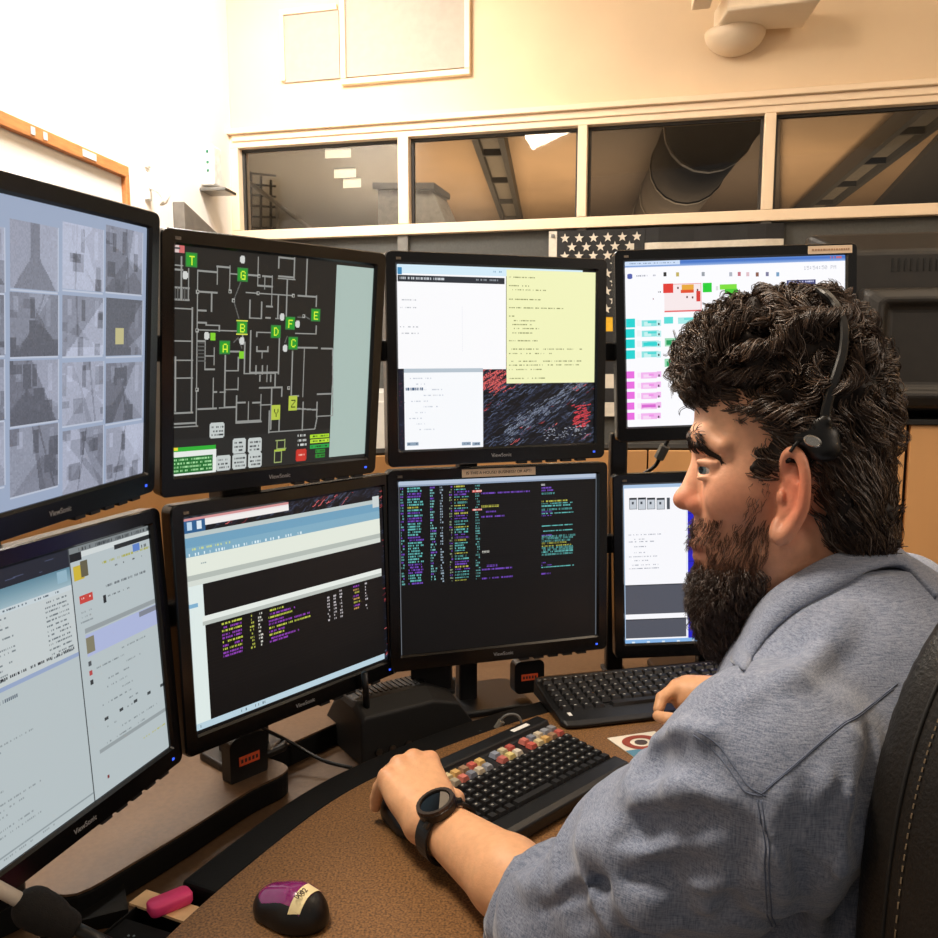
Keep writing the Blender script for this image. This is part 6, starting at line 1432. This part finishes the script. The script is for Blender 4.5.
# ---------------- office chair
ch = thing('office_chair', 'black leather office chair with stitched edge, behind the man at the right', 'chair', (.60, .60, 0))
c2 = np.array([.93, .368, 0]); cn = np.array([-.368, .93, 0])     # along the back, and toward the sitter
edge0 = np.array([.291, .490, 0])
CH = SDF(); cenB = edge0+c2*.25
CA = np.stack([c2, cn, UP])
CH.ell(cenB+UP*.98, (.26, .055, .30), CA, .03)
def chairfn(P):
    q = P-(cenB+UP*.89); x = q@c2; z = q@UP; y = q@cn+.25*(x*x)*-1.6
    k = (np.abs(x/.25)**3.0+np.abs(z/.335)**3.2); d2 = (np.power(np.maximum(k, 1e-9), 1/3.1)-1)*.25
    t = np.abs(y)-.030; pad = .018; return np.minimum(np.maximum(d2+pad, t+pad*0), 0)+np.sqrt(np.maximum(d2+pad, 0)**2+np.maximum(t, 0)**2)-pad
CH.p = [('u', chairfn, np.array([-9.]*3), np.array([9.]*3), .01)]
V, F = CH.mesh(cenB-[.36, .36, 0]+UP*.46, cenB+[.36, .36, 0]+UP*1.26, .007); V = smooth_mesh(V, F, 2, .5)
LEA = mat('black_leather_chair', '#151311', .45, spec=.35, var=.12, scale=40, bump=.35, bscale=330)
link('backrest', fast_mesh('backrest', V, F, True), LEA, ch, world=True)
# piping and stitches that follow the rim
def rimpt(s, k=.84, out=-1):
    x = .25*k*abs(math.cos(s))**(2/3.1)*(1 if math.cos(s) > 0 else -1); z = .335*k*abs(math.sin(s))**(2/3.1)*(1 if math.sin(s) > 0 else -1)
    return cenB+UP*(.89+z)+c2*x+cn*(out*.0475+.40*x*x)
def onto(L_, d):
    L_ = np.array(L_)
    for _ in range(8): L_ = L_-CH.normal(L_)*(CH.at(L_)-d)[:, None]*.8
    return list(L_)
P_ = onto([rimpt(s, 1.0, .28) for s in np.linspace(math.pi*.35, math.pi*1.45, 70)], .0)
b = MB(); b.tube([tuple(p) for p in P_], .0016, 5); o = b.build('seam_line', mat('dark_seam', '#0a0908', .6), ch, smooth=True); o.matrix_parent_inverse = wm(ch).inverted()
for kk in (.865,):
    P2_ = onto([rimpt(s, 1.0, .08) for s in np.linspace(math.pi*.35, math.pi*1.45, 340)], .0006); b = MB()
    for a_, b_ in zip(P2_[::2], P2_[1::2]): b.tube([tuple(a_-cn*.0006), tuple(b_-cn*.0006)], .0006, 4)
    o = b.build('stitching', mat('tan_thread', '#7a6a54', .7), ch); o.matrix_parent_inverse = wm(ch).inverted(); o['kind'] = 'stuff'
S = SDF(); S.ell(cenB+cn*.27+UP*.42, (.26, .25, .055), CA, .02); V, F = S.mesh(cenB+cn*.27+UP*.34-[.4, .4, 0], cenB+cn*.27+UP*.50+[.4, .4, 0], .012); link('seat', fast_mesh('seat', V, F, True), LEA, ch, world=True)
def W4(b, name, m, **k): o = b.build(name, m, ch, **k); o.matrix_parent_inverse = wm(ch).inverted(); return o
sc = cenB+cn*.27
W4(MB().tube([tuple(sc+UP*.08), tuple(sc+UP*.38)], .03, 16), 'gas_column', METAL, smooth=True)
W4(MB().tube([tuple(sc+UP*.37), tuple(cenB-cn*.03+UP*.37), tuple(cenB-cn*.06+UP*.60)], .022, 10), 'back_bracket', BLK, smooth=True)
for i in range(5):
    a = i*2*math.pi/5; d = np.array([math.cos(a), math.sin(a), 0])
    W4(MB().tube([tuple(sc+UP*.10), tuple(sc+d*.30+UP*.075)], [.028, .018], 10), 'base_arm', BLK, smooth=True); W4(MB().tube([tuple(sc+d*.30+UP*.03-np.cross(d, UP)*.02), tuple(sc+d*.30+UP*.03+np.cross(d, UP)*.02)], .03, 16), 'castor', BLK)
